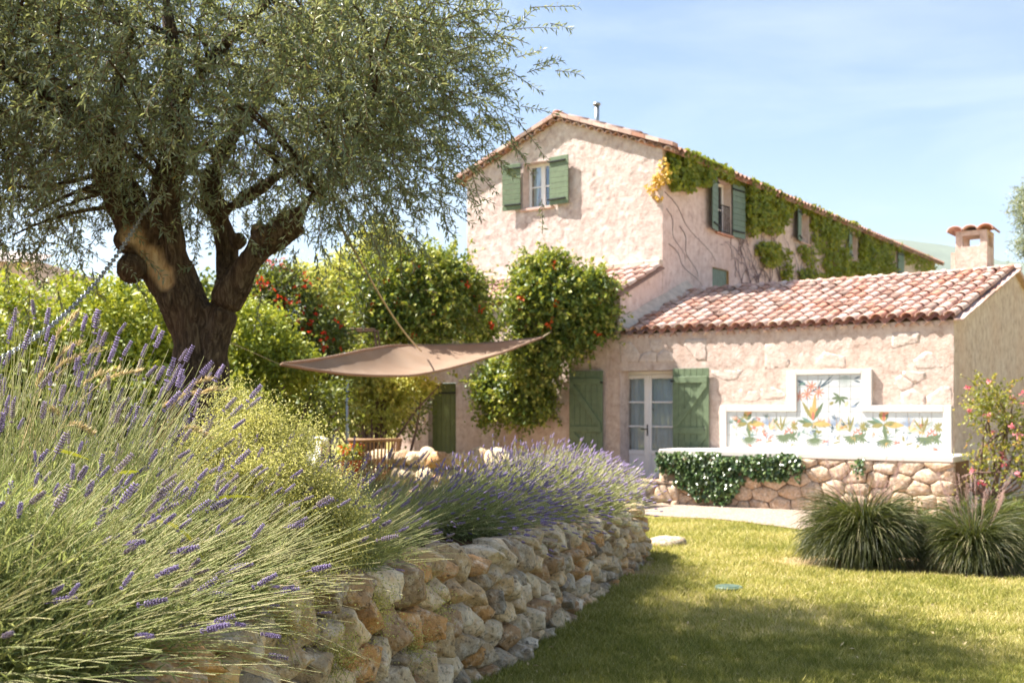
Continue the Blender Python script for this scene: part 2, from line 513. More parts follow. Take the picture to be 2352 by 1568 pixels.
def gravel_mat():
    m, nt, b, o = newmat('pale_gravel')
    v = N(nt, 'ShaderNodeTexVoronoi', Scale=38.0)
    tc = nt.nodes.new('ShaderNodeTexCoord'); nt.links.new(tc.outputs['Object'], v.inputs['Vector'])
    c = ramp(nt, v.outputs['Color'], [(0.1, lin(118, 100, 88)), (0.5, lin(160, 140, 124)), (0.9, lin(188, 168, 152))])
    nt.links.new(c, b.inputs['Base Color']); b.inputs['Roughness'].default_value = 0.9
    inv = N(nt, 'ShaderNodeMath', operation='SUBTRACT'); inv.inputs[0].default_value = 1.0
    nt.links.new(v.outputs['Distance'], inv.inputs[1])
    bump(nt, b, inv.outputs[0], 0.8, 0.02)
    return m
M_GRAVEL = gravel_mat()
M_SOIL = simple('bed_soil', lin(96, 74, 54), 0.95, 0.4, 7, 0.9, 0.1, bd=0.03)
M_PAVE = simple('terrace_stone', lin(172, 150, 130), 0.9, 0.2, 3, 0.4, 0.15)
M_HILL = simple('wooded_hill', lin(112, 122, 104), 0.95, 0.3, 0.012, 0.0, 0.05)

def bark_mat():
    m, nt, b, o = newmat('olive_bark')
    tc = nt.nodes.new('ShaderNodeTexCoord'); v = tc.outputs['Object']
    a = noise_n(nt, 3.0, 5, 0.6, 0.4, v)
    s = noise_n(nt, 26, 7, 0.7, 1.2, v, (1.0, 1.0, 0.22))
    c = ramp(nt, s, [(0.34, lin(38, 31, 25)), (0.5, lin(86, 71, 58)), (0.72, lin(152, 133, 110))])
    c = mixc(nt, ramp(nt, a, [(0.45, (0, 0, 0, 1)), (0.7, (0.6, 0.6, 0.6, 1))]), c, lin(100, 74, 54))
    at_ = N(nt, 'ShaderNodeAttribute', attribute_name='bare')
    w = noise_n(nt, 20, 5, 0.65, 0.6, v, (1, 1, 0.3))
    pale = ramp(nt, w, [(0.3, lin(120, 84, 54)), (0.48, lin(208, 172, 128)), (0.7, lin(230, 204, 166))])
    c = mixc(nt, at_.outputs['Fac'], c, pale)
    nt.links.new(c, b.inputs['Base Color'])
    b.inputs['Roughness'].default_value = 0.9; b.inputs['Specular IOR Level'].default_value = 0.15
    p = bump(nt, b, s, 1.0, 0.05)
    bump(nt, b, noise_n(nt, 70, 4, 0.6, 0.2, v, (1, 1, 0.4)), 0.6, 0.01, p)
    return m
M_BARK = bark_mat()

M_OLIVE = leafmat('olive_leaf', [(0.0, lin(74, 94, 76)), (0.45, lin(112, 128, 106)), (0.8, lin(156, 164, 142)), (0.95, lin(184, 184, 150)), (1.0, lin(190, 166, 92))], 0.3, lin(190, 190, 90), 0.42, 0.5)
M_LAVST = leafmat('lavender_stem', [(0.0, lin(98, 118, 66)), (0.45, lin(160, 168, 106)), (1.0, lin(210, 202, 156))], 0.3, None, 0.6, 0.25)
M_LAVLF = leafmat('lavender_leaf', [(0.0, lin(86, 104, 66)), (0.5, lin(138, 150, 94)), (1.0, lin(190, 190, 132))], 0.35, lin(180, 186, 100), 0.6, 0.25)
M_FROTH = leafmat('bedstraw', [(0.0, lin(116, 126, 56)), (0.4, lin(176, 172, 96)), (0.8, lin(214, 204, 136)), (1.0, lin(232, 224, 180))], 0.3, lin(220, 220, 110), 0.6, 0.2)
M_DRYGR = leafmat('dry_grass', [(0.0, lin(190, 166, 116)), (1.0, lin(226, 206, 162))], 0.25, None, 0.7, 0.2)
M_YELLOWGR = leafmat('yellow_blade', [(0.0, lin(170, 176, 60)), (1.0, lin(214, 204, 70))], 0.4, None, 0.5, 0.3)
M_GRASS = leafmat('lawn_blade', [(0.0, lin(94, 104, 48)), (0.4, lin(156, 152, 80)), (0.7, lin(194, 182, 116)), (1.0, lin(214, 196, 150))], 0.3, lin(190, 190, 70), 0.6, 0.2)
M_HEDGE = leafmat('hedge_leaf', [(0.0, lin(60, 84, 26)), (0.5, lin(134, 150, 52)), (1.0, lin(210, 206, 88))], 0.22, lin(210, 210, 60), 0.5, 0.35)
M_TRUMP = leafmat('trumpet_vine_leaf', [(0.0, lin(46, 68, 26)), (0.5, lin(84, 108, 44)), (0.8, lin(146, 154, 66)), (1.0, lin(206, 198, 104))], 0.25, lin(200, 206, 60), 0.45, 0.4)
M_YTREE = leafmat('yellow_green_leaf', [(0.0, lin(104, 122, 50)), (0.5, lin(170, 176, 86)), (1.0, lin(218, 210, 122))], 0.3, lin(220, 214, 90), 0.5, 0.3)
M_REDSH = leafmat('dark_shrub_leaf', [(0.0, lin(46, 62, 28)), (0.6, lin(86, 100, 44)), (1.0, lin(144, 146, 70))], 0.22, lin(180, 190, 60), 0.5, 0.35)
M_CREEP = leafmat('creeper_leaf', [(0.0, lin(84, 108, 30)), (0.5, lin(138, 152, 50)), (0.85, lin(180, 178, 66)), (1.0, lin(206, 172, 62))], 0.4, lin(200, 200, 50), 0.45, 0.4)
M_CREEPY = leafmat('yellowed_creeper_leaf', [(0.0, lin(196, 158, 52)), (1.0, lin(226, 190, 90))], 0.35, None, 0.5, 0.3)
M_IVY = leafmat('ivy_leaf', [(0.0, lin(38, 62, 32)), (0.6, lin(66, 92, 50)), (1.0, lin(118, 136, 82))], 0.15, lin(140, 160, 50), 0.3, 0.6)
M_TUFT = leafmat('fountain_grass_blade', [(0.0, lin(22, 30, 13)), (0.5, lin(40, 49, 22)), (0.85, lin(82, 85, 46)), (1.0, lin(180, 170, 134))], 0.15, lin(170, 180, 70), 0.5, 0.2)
M_ROSELF = leafmat('rose_leaf', [(0.0, lin(62, 78, 34)), (0.5, lin(110, 118, 50)), (0.85, lin(160, 148, 64)), (1.0, lin(190, 120, 60))], 0.35, lin(200, 200, 70), 0.45, 0.4)
M_ORANGE = leafmat('orange_trumpet', [(0.0, lin(206, 62, 28)), (1.0, lin(236, 112, 48))], 0.3, None, 0.5, 0.3)
M_RED = leafmat('red_blossom', [(0.0, lin(186, 34, 24)), (1.0, lin(224, 80, 40))], 0.3, None, 0.5, 0.3)
M_PINK = leafmat('pink_petal', [(0.0, lin(214, 92, 112)), (1.0, lin(240, 178, 184))], 0.3, None, 0.6, 0.2)
M_PINKGR = leafmat('pink_seed_head', [(0.0, lin(186, 150, 140)), (1.0, lin(226, 196, 186))], 0.3, None, 0.7, 0.2)

def spike_mat():
    m, nt, b, o = newmat('lavender_flower')
    at_ = N(nt, 'ShaderNodeAttribute', attribute_name='tint')
    c = ramp(nt, at_.outputs['Fac'], [(0.0, lin(120, 108, 132)), (0.4, lin(148, 132, 172)), (0.75, lin(176, 158, 202)), (1.0, lin(212, 198, 226))])
    r = obj_random(nt)
    c = mixc(nt, ramp(nt, r, [(0.6, (0, 0, 0, 1)), (1.0, (0.75, 0.75, 0.75, 1))]), c, lin(162, 148, 140))
    nt.links.new(c, b.inputs['Base Color']); b.inputs['Roughness'].default_value = 0.8; b.inputs['Specular IOR Level'].default_value = 0.1
    tr = nt.nodes.new('ShaderNodeBsdfTranslucent'); nt.links.new(c, tr.inputs[0])
    mx = N(nt, 'ShaderNodeMixShader', Fac=0.25)
    nt.links.new(b.outputs[0], mx.inputs[1]); nt.links.new(tr.outputs[0], mx.inputs[2]); nt.links.new(mx.outputs[0], o.inputs[0])
    return m
M_SPIKE = spike_mat()
def sail_mat():
    m, nt, b, o = newmat('shade_cloth')
    a = noise_n(nt, 160, 3, 0.6); c0 = noise_n(nt, 2.5, 4, 0.5)
    c = ramp(nt, a, [(0.35, lin(130, 108, 92)), (0.65, lin(168, 146, 126))])
    c = mixc(nt, ramp(nt, c0, [(0.4, (0, 0, 0, 1)), (0.7, (0.3, 0.3, 0.3, 1))]), c, lin(178, 158, 140))
    nt.links.new(c, b.inputs['Base Color']); b.inputs['Roughness'].default_value = 0.9; b.inputs['Specular IOR Level'].default_value = 0.1
    tr = nt.nodes.new('ShaderNodeBsdfTranslucent'); tr.inputs[0].default_value = lin(196, 146, 92)
    mx = N(nt, 'ShaderNodeMixShader', Fac=0.3)
    nt.links.new(b.outputs[0], mx.inputs[1]); nt.links.new(tr.outputs[0], mx.inputs[2]); nt.links.new(mx.outputs[0], o.inputs[0])
    return m
M_SAIL = sail_mat()

# ------------------------------------------------------------------ the setting
HA = math.atan2(-0.5839, 0.8118)                 # heading of the house fronts
HO = np.array([2.8196, 22.0, 0.0])
E1 = np.array([0.8118, -0.5839, 0]); E2 = np.array([0.5839, 0.8118, 0])
def hw(x, y, z): return HO + E1 * x + E2 * y + np.array([0, 0, z])
def on_x(px, py, c):                             # point of the wall plane local x = c
    d = np.array([(px - CX) / F, 1, (HY - py) / F]); t = (c + HO @ E1) / (d @ E1); p = d * t
    return np.array([c, (p - HO) @ E2, p[2] + CAMZ])
def on_y(px, py, c):                             # point of the wall plane local y = c
    d = np.array([(px - CX) / F, 1, (HY - py) / F]); t = (c + HO @ E2) / (d @ E2); p = d * t
    return np.array([(p - HO) @ E1, c, p[2] + CAMZ])
def lawn_z(Y): return np.where(Y < 26, -0.02 * (Y - 7), -0.38) + 0 * Y

def grid(name, xs, ys, zf, mat, smooth=True, kind='structure'):
    X, Yg = np.meshgrid(xs, ys, indexing='ij')
    V = np.stack([X, Yg, zf(X, Yg)], -1).reshape(-1, 3)
    i = np.arange(len(xs) * len(ys)).reshape(len(xs), len(ys))
    Q = np.stack([i[:-1, :-1], i[1:, :-1], i[1:, 1:], i[:-1, 1:]], -1).reshape(-1, 4)
    o = add(name, mesh(name, V, Q, mat, smooth=smooth)); o['kind'] = kind
    return o

xs = np.concatenate([[-4300, -2000, -600, -150, -40], np.linspace(-15, 15, 121), [40, 150, 600, 2000, 4300]])
ys = np.concatenate([[-900, -300, -60, -15], np.linspace(-4, 30, 137), [45, 90, 250, 800, 2000, 3300]])
def gz(X, Y):
    return lawn_z(Y) + np.where((np.abs(X) < 15) & (Y > -4) & (Y < 30), 0.012 * fbm(np.stack([X * 0.8, Y * 0.8, 0 * X], -1), 3), -0.02)
gnd = grid('ground', xs, ys, gz, M_LAWN)
gc = np.empty(len(gnd.data.vertices) * 3, np.float32); gnd.data.vertices.foreach_get('co', gc); gc = gc.reshape(-1, 3)
def earth_f(X, Y):
    d = np.sqrt(((X - 4.9) / 2.0) ** 2 + ((Y - 11.5 + 0.25 * (X - 3.8)) / 0.9) ** 2)
    k = np.clip((1.15 - d) * 2.2 + 0.5 * fbm(np.stack([X * 2.2, Y * 2.2, 0 * X], -1), 12), 0, 1)
    e = np.exp(-((X - np.interp(Y, [6, 6.7, 7.35, 8.8, 10.25, 12], [-.27, .03, .18, .58, .98, 1.49]) - .08) / .12) ** 2) * (Y < 12.2) * (Y > 6) * np.clip(fbm(np.stack([X * 0 + 3, Y * 1.3, 0 * X], -1), 14) * 2, 0, 1)
    return np.maximum(k, e)
a_ = gnd.data.attributes.new('earth', 'FLOAT', 'POINT'); a_.data.foreach_set('value', earth_f(gc[:, 0].astype(float), gc[:, 1].astype(float)).astype(np.float32))

# top and foot of the curved dry stone wall
W_TOP = np.array([(-1.02, 1.6), (-1.02, 2.5), (-1.0, 3.1), (-0.95, 4.04), (-0.80, 4.6), (-0.36, 6.0), (-0.06, 6.7), (0.10, 7.35), (0.50, 8.8), (0.91, 10.25), (1.22, 11.3), (1.42, 12.0), (1.36, 12.55), (0.9, 12.95)])
W_BOT = W_TOP + np.array([(.12, 0), (.12, 0), (.12, 0), (.12, 0), (.12, 0), (.10, 0), (.09, 0), (.08, 0), (.08, 0), (.07, 0), (.07, 0), (.07, 0), (.07, .07), (0, .10)])
WN = 12
def zt(Y): return np.clip(0.78 - 0.055 * (Y - 6), 0.49, 0.86)
_seg = np.concatenate([[0], np.cumsum(np.linalg.norm(np.diff(W_TOP, axis=0), axis=1))])
def wall_pt(s, t, d):
    """s along the wall, t 0..1 from foot to top, d outwards"""
    a = np.stack([np.interp(s, _seg, W_TOP[:, k]) for k in (0, 1)], -1)
    b = np.stack([np.interp(s, _seg, W_BOT[:, k]) for k in (0, 1)], -1)
    a2 = np.stack([np.interp(s + 0.15, _seg, W_BOT[:, k]) for k in (0, 1)], -1)
    a1 = np.stack([np.interp(s - 0.15, _seg, W_BOT[:, k]) for k in (0, 1)], -1)
    tg = nrm(a2 - a1); no = np.stack([tg[..., 1], -tg[..., 0]], -1)
    z0 = lawn_z(b[..., 1]) - 0.05; z1 = zt(a[..., 1])
    xy = b + (a - b) * t[..., None] + no * d[..., None]
    z = z0 + (z1 - z0) * t
    return np.concatenate([xy, z[..., None]], -1)

def wall_x(Y): return np.interp(Y, W_TOP[:WN, 1], W_TOP[:WN, 0])
def bed_z(X, Y):
    d = np.clip(wall_x(Y) - X, 0, 6)
    z = zt(Y) - 0.10 + 0.30 * (1 - np.exp(-d / 1.4)) + 0.04 * fbm(np.stack([X * 2, Y * 2, 0 * X], -1), 5)
    k = np.clip((13.0 - Y) / 1.0, 0, 1); k = k * k * (3 - 2 * k)
    return 0.08 + (z - 0.08) * k
U = np.concatenate([np.linspace(0, 5, 40), [6.5, 9, 13, 20]]); YY = np.concatenate([[-3, 0], np.linspace(1.4, 13.6, 66)])
Ug, Yg = np.meshgrid(U, YY, indexing='ij')
Xg = wall_x(np.clip(Yg, 1.6, 12.0)) - 0.06 - Ug - np.where(Yg > 12.0, (Yg - 12.0) * 0.5, 0)
Zg = bed_z(Xg, Yg); Zg[0] -= 0.1
i = np.arange(Ug.size).reshape(Ug.shape)
tag(add('flower_bed', mesh('flower_bed', np.stack([Xg, Yg, Zg], -1).reshape(-1, 3), np.stack([i[:-1, :-1], i[:-1, 1:], i[1:, 1:], i[1:, :-1]], -1).reshape(-1, 4), M_SOIL, smooth=True)), kind='structure')

# terrace in front of the house doors
tb = MB()
tb.poly([hw(-22, 0.2, 0.1), hw(-22, -9.5, 0.1), hw(-4.4, -7.4, 0.1), hw(0.2, -1.6, 0.1), hw(0.9, -1.18, 0.1), hw(5.9, -1.18, 0.1), hw(5.9, 0.2, 0.1)], [range(7)])
tb.poly([hw(-4.4, -7.4, 0.1), hw(0.2, -1.6, 0.1), hw(0.9, -1.18, 0.1), hw(-4.4, -7.4, -0.5), hw(0.2, -1.6, -0.5), hw(0.9, -1.18, -0.5)], [(0, 3, 4, 1), (1, 4, 5, 2)])
tag(tb.build('terrace', M_PAVE), kind='structure')

# gravel path along the foot of the planter
pp = []
for k in range(121):
    x = -1.0 + k * 0.08
    e = -3.0 - 0.25 * x - 0.06 * (x - 3) ** 2 * (x > 3) + 0.12 * math.sin(x * 2.3) + 0.10 * float(fbm(np.array([x * 3.0, 0.3, 0.7]), 15))
    pp.append((x, -1.12, 0)); pp.append((x, e, 0))
V = np.array([hw(*p) for p in pp]); V[:, 2] = lawn_z(V[:, 1]) + 0.026; V[1::2, 2] -= 0.012
Q = np.array([(2 * k, 2 * k + 1, 2 * k + 3, 2 * k + 2) for k in range(120)])
tag(add('gravel_path', mesh('gravel_path', V, Q, M_GRAVEL)), kind='structure')

# far hills
hx = np.linspace(-200, 4200, 90); hy_ = np.linspace(0, 1, 14)
Xh, Th = np.meshgrid(hx, hy_, indexing='ij')
top = np.interp(Xh, [-200, 400, 900, 1090, 1240, 1360, 1480, 2400, 4200], [260, 420, 520, 490, 466, 430, 415, 340, 200]) * (1 + 0.03 * fbm(np.stack([Xh / 160, 0 * Xh, 0 * Xh], -1), 8))
Zh = top * np.sin(Th * math.pi / 2) + 18 * fbm(np.stack([Xh / 220, Th * 5, 0 * Xh], -1), 9) * Th
Yh = 2200 + 900 * Th
i = np.arange(Xh.size).reshape(Xh.shape)
tag(add('hills', mesh('hills', np.stack([Xh, Yh, Zh - 5], -1).reshape(-1, 3), np.stack([i[:-1, :-1], i[1:, :-1], i[1:, 1:], i[:-1, 1:]], -1).reshape(-1, 4), M_HILL, smooth=True)), kind='structure')

# ------------------------------------------------------------------ stones from a cell pattern
def clip_poly(P, m, n):
    """keep the side of the line through m with normal n where (p - m).n < 0"""
    out = []
    for a, b in zip(P, P[1:] + P[:1]):
        da = (a[0] - m[0]) * n[0] + (a[1] - m[1]) * n[1]; db = (b[0] - m[0]) * n[0] + (b[1] - m[1]) * n[1]
        if da <= 0: out.append(a)
        if da * db < 0:
            t = da / (da - db); out.append((a[0] + (b[0] - a[0]) * t, a[1] + (b[1] - a[1]) * t))
    return out

def cells(seeds, box, relax=1, near=1.2, sx=1.0):
    S = [list(p) for p in seeds]
    for it in range(relax + 1):
        out = []
        for i, p in enumerate(S):
            P = [(box[0], box[2]), (box[1], box[2]), (box[1], box[3]), (box[0], box[3])]
            nb = sorted((((q[0] - p[0]) * sx) ** 2 + (q[1] - p[1]) ** 2, j) for j, q in enumerate(S) if j != i and abs(q[0] - p[0]) < near and abs(q[1] - p[1]) < near)
            for d2, j in nb[:18]:
                q = S[j]
                m = ((p[0] + q[0]) / 2, (p[1] + q[1]) / 2)
                P = clip_poly(P, m, ((q[0] - p[0]) * sx * sx, q[1] - p[1]))
                if len(P) < 3: break
            out.append(P)
        if it < relax:
            for i, P in enumerate(out):
                if len(P) > 2:
                    c = np.mean(P, 0); S[i] = [S[i][0] * 0.4 + c[0] * 0.6, S[i][1] * 0.4 + c[1] * 0.6]
    return out

def rock(P, rng, depth, back, gap, rough=0.010, flat=0.35, cut=0.05, npk=7, jd=0.05):
    """angular stone filling the polygon P: a hull of the outline and a few peaks, chipped; returns (u, v, d) and faces"""
    P = np.array(P); c = P.mean(0); size = np.linalg.norm(P - c, axis=1).mean()
    k = max(0.55, 1 - gap / max(size, 0.02)); pts = []
    for p in P:
        q = c + (p - c) * k + rng.normal(size=2) * size * 0.03
        pts.append((q[0], q[1], -back)); pts.append((q[0], q[1], depth * (jd + 0.55 * rng.random())))
    for a, b in zip(P, np.roll(P, -1, 0)):
        q = c + ((a + b) / 2 - c) * (k + 0.02 * rng.normal()); pts.append((q[0], q[1], depth * (jd + 0.1 + 0.55 * rng.random())))
    for j in range(npk):
        a = 2 * math.pi * (j + rng.random()) / npk; w = rng.random(); e = P[rng.integers(len(P))] * w + P[rng.integers(len(P))] * (1 - w)
        q = c + (e - c) * (0.45 + 0.4 * rng.random()); pts.append((q[0], q[1], depth * (1 - flat + flat * 2 * rng.random())))
    bm = bmesh.new()
    for p in pts: bm.verts.new(p)
    r_ = bmesh.ops.convex_hull(bm, input=bm.verts)
    bmesh.ops.delete(bm, geom=[g for g in set(r_['geom_interior'] + r_['geom_unused']) if isinstance(g, bmesh.types.BMVert)], context='VERTS')
    for it in range(3):
        ed = [e for e in bm.edges if e.calc_length() > cut and max(v.co.z for v in e.verts) > -back * 0.5]
        if not ed: break
        bmesh.ops.subdivide_edges(bm, edges=ed, cuts=1, use_grid_fill=True)
    bmesh.ops.triangulate(bm, faces=bm.faces)
    bm.normal_update(); bm.verts.index_update()
    V = np.array([v.co[:] for v in bm.verts]); No = np.array([v.normal[:] for v in bm.verts]); T = np.array([[v.index for v in f.verts] for f in bm.faces])
    bm.free()
    so = rng.random(3) * 50
    V = V + No * (rough * 0.7 * fbm(V / 0.11 + so, 4, 2) + rough * fbm(V / 0.03 + so, 6, 2))[:, None]
    return V, [T]

# dry stone wall
rng = np.random.default_rng(11)
stw = empty('dry_stone_wall', (0.3, 8.0, 0), 0, 'curving dry stone retaining wall of rough cream and ochre limestone under the lavender', 'wall')
SL = _seg[-1]
seeds = []
s = 0.12
def zh(s):
    Y = np.interp(s, _seg, W_TOP[:, 1]); return float(zt(Y) - lawn_z(np.array(Y)) + 0.05)
tries = 0
rad = []
while tries < 9000 and len(seeds) < 298:
    tries += 1
    p = (1.2 + rng.random() * (SL - 1.2), rng.random())
    H = zh(p[0]); v = p[1] * 0.85
    rr = (0.105 + 0.15 * rng.random() ** 1.3)
    if all(((p[0] - q[0]) / 1.05) ** 2 + (v - q[1]) ** 2 > ((rr + k) / 2) ** 2 for q, k in zip(seeds, rad)):
        seeds.append((p[0], v)); rad.append(rr)
for P in cells(seeds, (1.1, SL, 0, 0.85), 1, 1.0, 0.92):
    if len(P) < 3: continue
    V, Fs = rock(P, rng, 0.05 + 0.055 * rng.random(), 0.13, 0.013, 0.010, 0.4, 0.024, 7, -0.45)
    t = V[:, 1] / 0.85
    top_row = np.clip(t - 0.8, 0, 1) * (rng.random() * 0.7 - 0.15)      # uneven top edge
    W = wall_pt(V[:, 0], t + top_row, V[:, 2])
    c = W.mean(0)
    add('stone', mesh('stone', W - c, Fs, M_DRY), stw, c - np.array(stw.location))
ss = np.linspace(0, SL, 70); tt = np.linspace(0, 0.93, 5)
Sg, Tg = np.meshgrid(ss, tt, indexing='ij')
i = np.arange(Sg.size).reshape(Sg.shape)
core = wall_pt(Sg, Tg, np.full(Sg.shape, -0.09)).reshape(-1, 3)
add('core', mesh('core', core - np.array(stw.location), np.stack([i[:-1, :-1], i[1:, :-1], i[1:, 1:], i[:-1, 1:]], -1).reshape(-1, 4), M_EARTH), stw)

# ------------------------------------------------------------------ the house
def wall_panel(name, parent, u0, u1, v0, v1, holes, place, mat, step=0.1, amp=0.012, top=None, seed=0, fq=3.0):
    """wall sheet in (u, v) with rectangular openings and an uneven surface; place(u, v, d) -> local xyz; top(u) clips the height"""
    us = set(np.arange(u0, u1, step).round(4)) | {u1}; vs = set(np.arange(v0, v1, step).round(4)) | {v1}
    for h in holes: us |= {h[0], h[1]}; vs |= {h[2], h[3]}
    us = np.array(sorted(us)); vs = np.array(sorted(vs))
    Ug, Vg = np.meshgrid(us, vs, indexing='ij')
    if top is not None: Vg = np.minimum(Vg, top(Ug))
    d = amp * fbm(np.stack([Ug * fq, Vg * fq, 0 * Ug], -1), seed, 4) + amp * 0.5 * fbm(np.stack([Ug * fq * 4, Vg * fq * 4, 0 * Ug], -1), seed + 3, 2)
    for h in holes:
        e = (Ug >= h[0] - 1e-6) & (Ug <= h[1] + 1e-6) & (Vg >= h[2] - 1e-6) & (Vg <= h[3] + 1e-6); d[e] = 0
    P = place(Ug.ravel(), Vg.ravel(), d.ravel())
    i = np.arange(Ug.size).reshape(Ug.shape)
    keep = np.ones((len(us) - 1, len(vs) - 1), bool)
    uc = (us[:-1] + us[1:]) / 2; vc = (vs[:-1] + vs[1:]) / 2
    for h in holes: keep &= ~(((uc > h[0]) & (uc < h[1]))[:, None] & ((vc > h[2]) & (vc < h[3]))[None])
    if top is not None: keep &= (np.abs(Vg[:-1, 1:] - Vg[:-1, :-1]) + np.abs(Vg[1:, 1:] - Vg[1:, :-1])) > 1e-5
    Q = np.stack([i[:-1, :-1], i[1:, :-1], i[1:, 1:], i[:-1, 1:]], -1)[keep].reshape(-1, 4)
    return add(name, mesh(name, P, Q, mat, smooth=True), parent)

def front(y): return lambda u, v, d: np.stack([u, y - d, v], -1)
def sidew(x): return lambda u, v, d: np.stack([x + d, u, v], -1)

def reveal(parent, mat, axis, plane, a0, a1, z0, z1, depth, sign=1):
    """the four faces of an opening in a wall"""
    m = MB()
    def p(u, dd, z): return (u, plane + sign * dd, z) if axis == 'x' else (plane - sign * dd, u, z)
    for (u0, zz0, u1, zz1) in ((a0, z0, a0, z1), (a1, z0, a1, z1), (a0, z0, a1, z0), (a0, z1, a1, z1)):
        m.poly([p(u0, 0, zz0), p(u1, 0, zz1), p(u1, depth, zz1), p(u0, depth, zz0)], [(0, 1, 2, 3)])
    return m.build('reveal', mat, parent)

def tile_mesh(name, L, r0, r1, n=9, th=0.014, flat=0.8):
    V = []
    for (y, r) in ((0, r0), (L, r1)):
        for rr in (r, r - th):
            for j in range(n):
                a = math.pi * j / (n - 1)
                V.append((-math.cos(a) * rr, y, math.sin(a) * rr * flat))
    ix = lambda e, k, j: (e * 2 + k) * n + j
    Fq = []
    for j in range(n - 1):
        Fq += [(ix(0, 0, j), ix(0, 0, j + 1), ix(1, 0, j + 1), ix(1, 0, j)), (ix(0, 1, j + 1), ix(0, 1, j), ix(1, 1, j), ix(1, 1, j + 1)),
               (ix(0, 0, j), ix(0, 1, j), ix(0, 1, j + 1), ix(0, 0, j + 1))]
    return mesh(name, np.array(V), np.array(Fq), M_TILE, smooth=True)
TILE = [tile_mesh('tile', 0.56, 0.108, 0.082), tile_mesh('tile', 0.56, 0.104, 0.084), tile_mesh('tile', 0.54, 0.11, 0.08)]
rng = np.random.default_rng(3)

def tiled_slope(roof, Ef, Rf, cols, rows, nobj=300, lift=0.02):
    """cover tiles in rows from the eave line Ef(s) to the ridge line Rf(s), s in 0..1"""
    cnt = 0
    for c in range(cols):
        s = (c + 0.5) / cols
        e = Vector(Ef(s)); r = Vector(Rf(s)); d = (r - e); L = d.length; d.normalize()
        sd = (Vector(Ef(min(1, s + 0.02))) - Vector(Ef(s - 0.02))).normalized()
        up = sd.cross(d).normalized()
        for k in range(rows):
            y = L * k / rows
            p = e + d * y + up * (lift + 0.006 * rng.random()) + sd * (0.012 * rng.normal())
            tl = L / rows * 1.16 / 0.56
            dd = (d - up * (0.028 + 0.012 * rng.normal()) + sd * 0.02 * rng.normal()).normalized()
            m3 = Matrix((sd, dd, sd.cross(dd))).transposed()
            o = add('tile', TILE[rng.integers(3)], roof)
            o.matrix_local = Matrix.Translation(p + up * 0.03) @ m3.to_4x4() @ Matrix.Diagonal((1, tl, 1, 1))
            cnt += 1
    return cnt

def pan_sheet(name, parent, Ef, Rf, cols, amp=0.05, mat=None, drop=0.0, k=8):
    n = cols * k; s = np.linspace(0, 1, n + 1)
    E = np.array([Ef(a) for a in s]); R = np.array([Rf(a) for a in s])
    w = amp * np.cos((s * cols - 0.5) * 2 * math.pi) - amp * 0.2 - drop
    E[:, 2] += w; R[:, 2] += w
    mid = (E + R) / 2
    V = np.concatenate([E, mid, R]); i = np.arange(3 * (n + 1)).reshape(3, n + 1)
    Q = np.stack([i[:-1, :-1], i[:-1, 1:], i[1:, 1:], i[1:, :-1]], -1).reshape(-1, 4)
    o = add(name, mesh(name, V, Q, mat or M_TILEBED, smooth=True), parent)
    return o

X1, X2, G = -0.68, 5.97, 1.91                     # house side plane, annex gable plane, house gable plane
annex = empty('annex', HO, HA, 'low stone annex with pink canal tiled roof and white double door', 'building')
house = empty('farmhouse', HO, HA, 'two storey pink rendered stone farmhouse with creeper along its long side', 'building')

# --- annex walls
DO = (-1.02, 0.58, 0.10, 2.36)                    # door opening
wall_panel('front_wall', annex, X1 - 1.3, X2, -0.5, 3.12, [DO], front(0), M_ANNEX, 0.08, 0.012, seed=21, fq=5)
reveal(annex, M_ANNEX, 'x', 0, *DO, 0.42)
ER = lambda y: np.where(y < 5.0, 3.12 + (4.53 - 3.12) * y / 5.0, 4.53 - 0.25 * (y - 5.0))
wall_panel('gable_wall', annex, 0, 10.0, -0.6, 4.6, [], sidew(X2), M_AGABLE, 0.16, 0.012, top=ER, seed=25)
AE = lambda s: (X1 + 0.02 + s * 6.72, -0.075, 3.13 + 0.02 * math.sin(s * 9))
AR = lambda s: (X1 + 0.02 + s * 6.72, 3.12 + s * 1.9, 4.27 + s * 0.25 + 0.012 * math.sin(s * 7))
aroof = pan_sheet('roof', annex, AE, AR, 27, 0.045)
ntile = tiled_slope(aroof, AE, AR, 27, 11)
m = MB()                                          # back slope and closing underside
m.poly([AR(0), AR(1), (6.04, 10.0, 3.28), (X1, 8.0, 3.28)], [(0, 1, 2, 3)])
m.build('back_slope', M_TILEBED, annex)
RIDGE = tile_mesh('ridge_tile', 0.46, 0.13, 0.115, flat=0.75)
for k in range(17):
    s = (k + 0.02) / 17
    a = Vector(AR(s)); b = Vector(AR(min(1.0, s + 1 / 17))); d = (b - a).normalized(); u = Vector((0, 0, 1)); sd = d.cross(u).normalized()
    o = add('ridge_tile', RIDGE, aroof)
    o.matrix_local = Matrix.Translation(a + Vector((0, 0.03, 0.0))) @ Matrix((sd, d, sd.cross(d))).transposed().to_4x4()
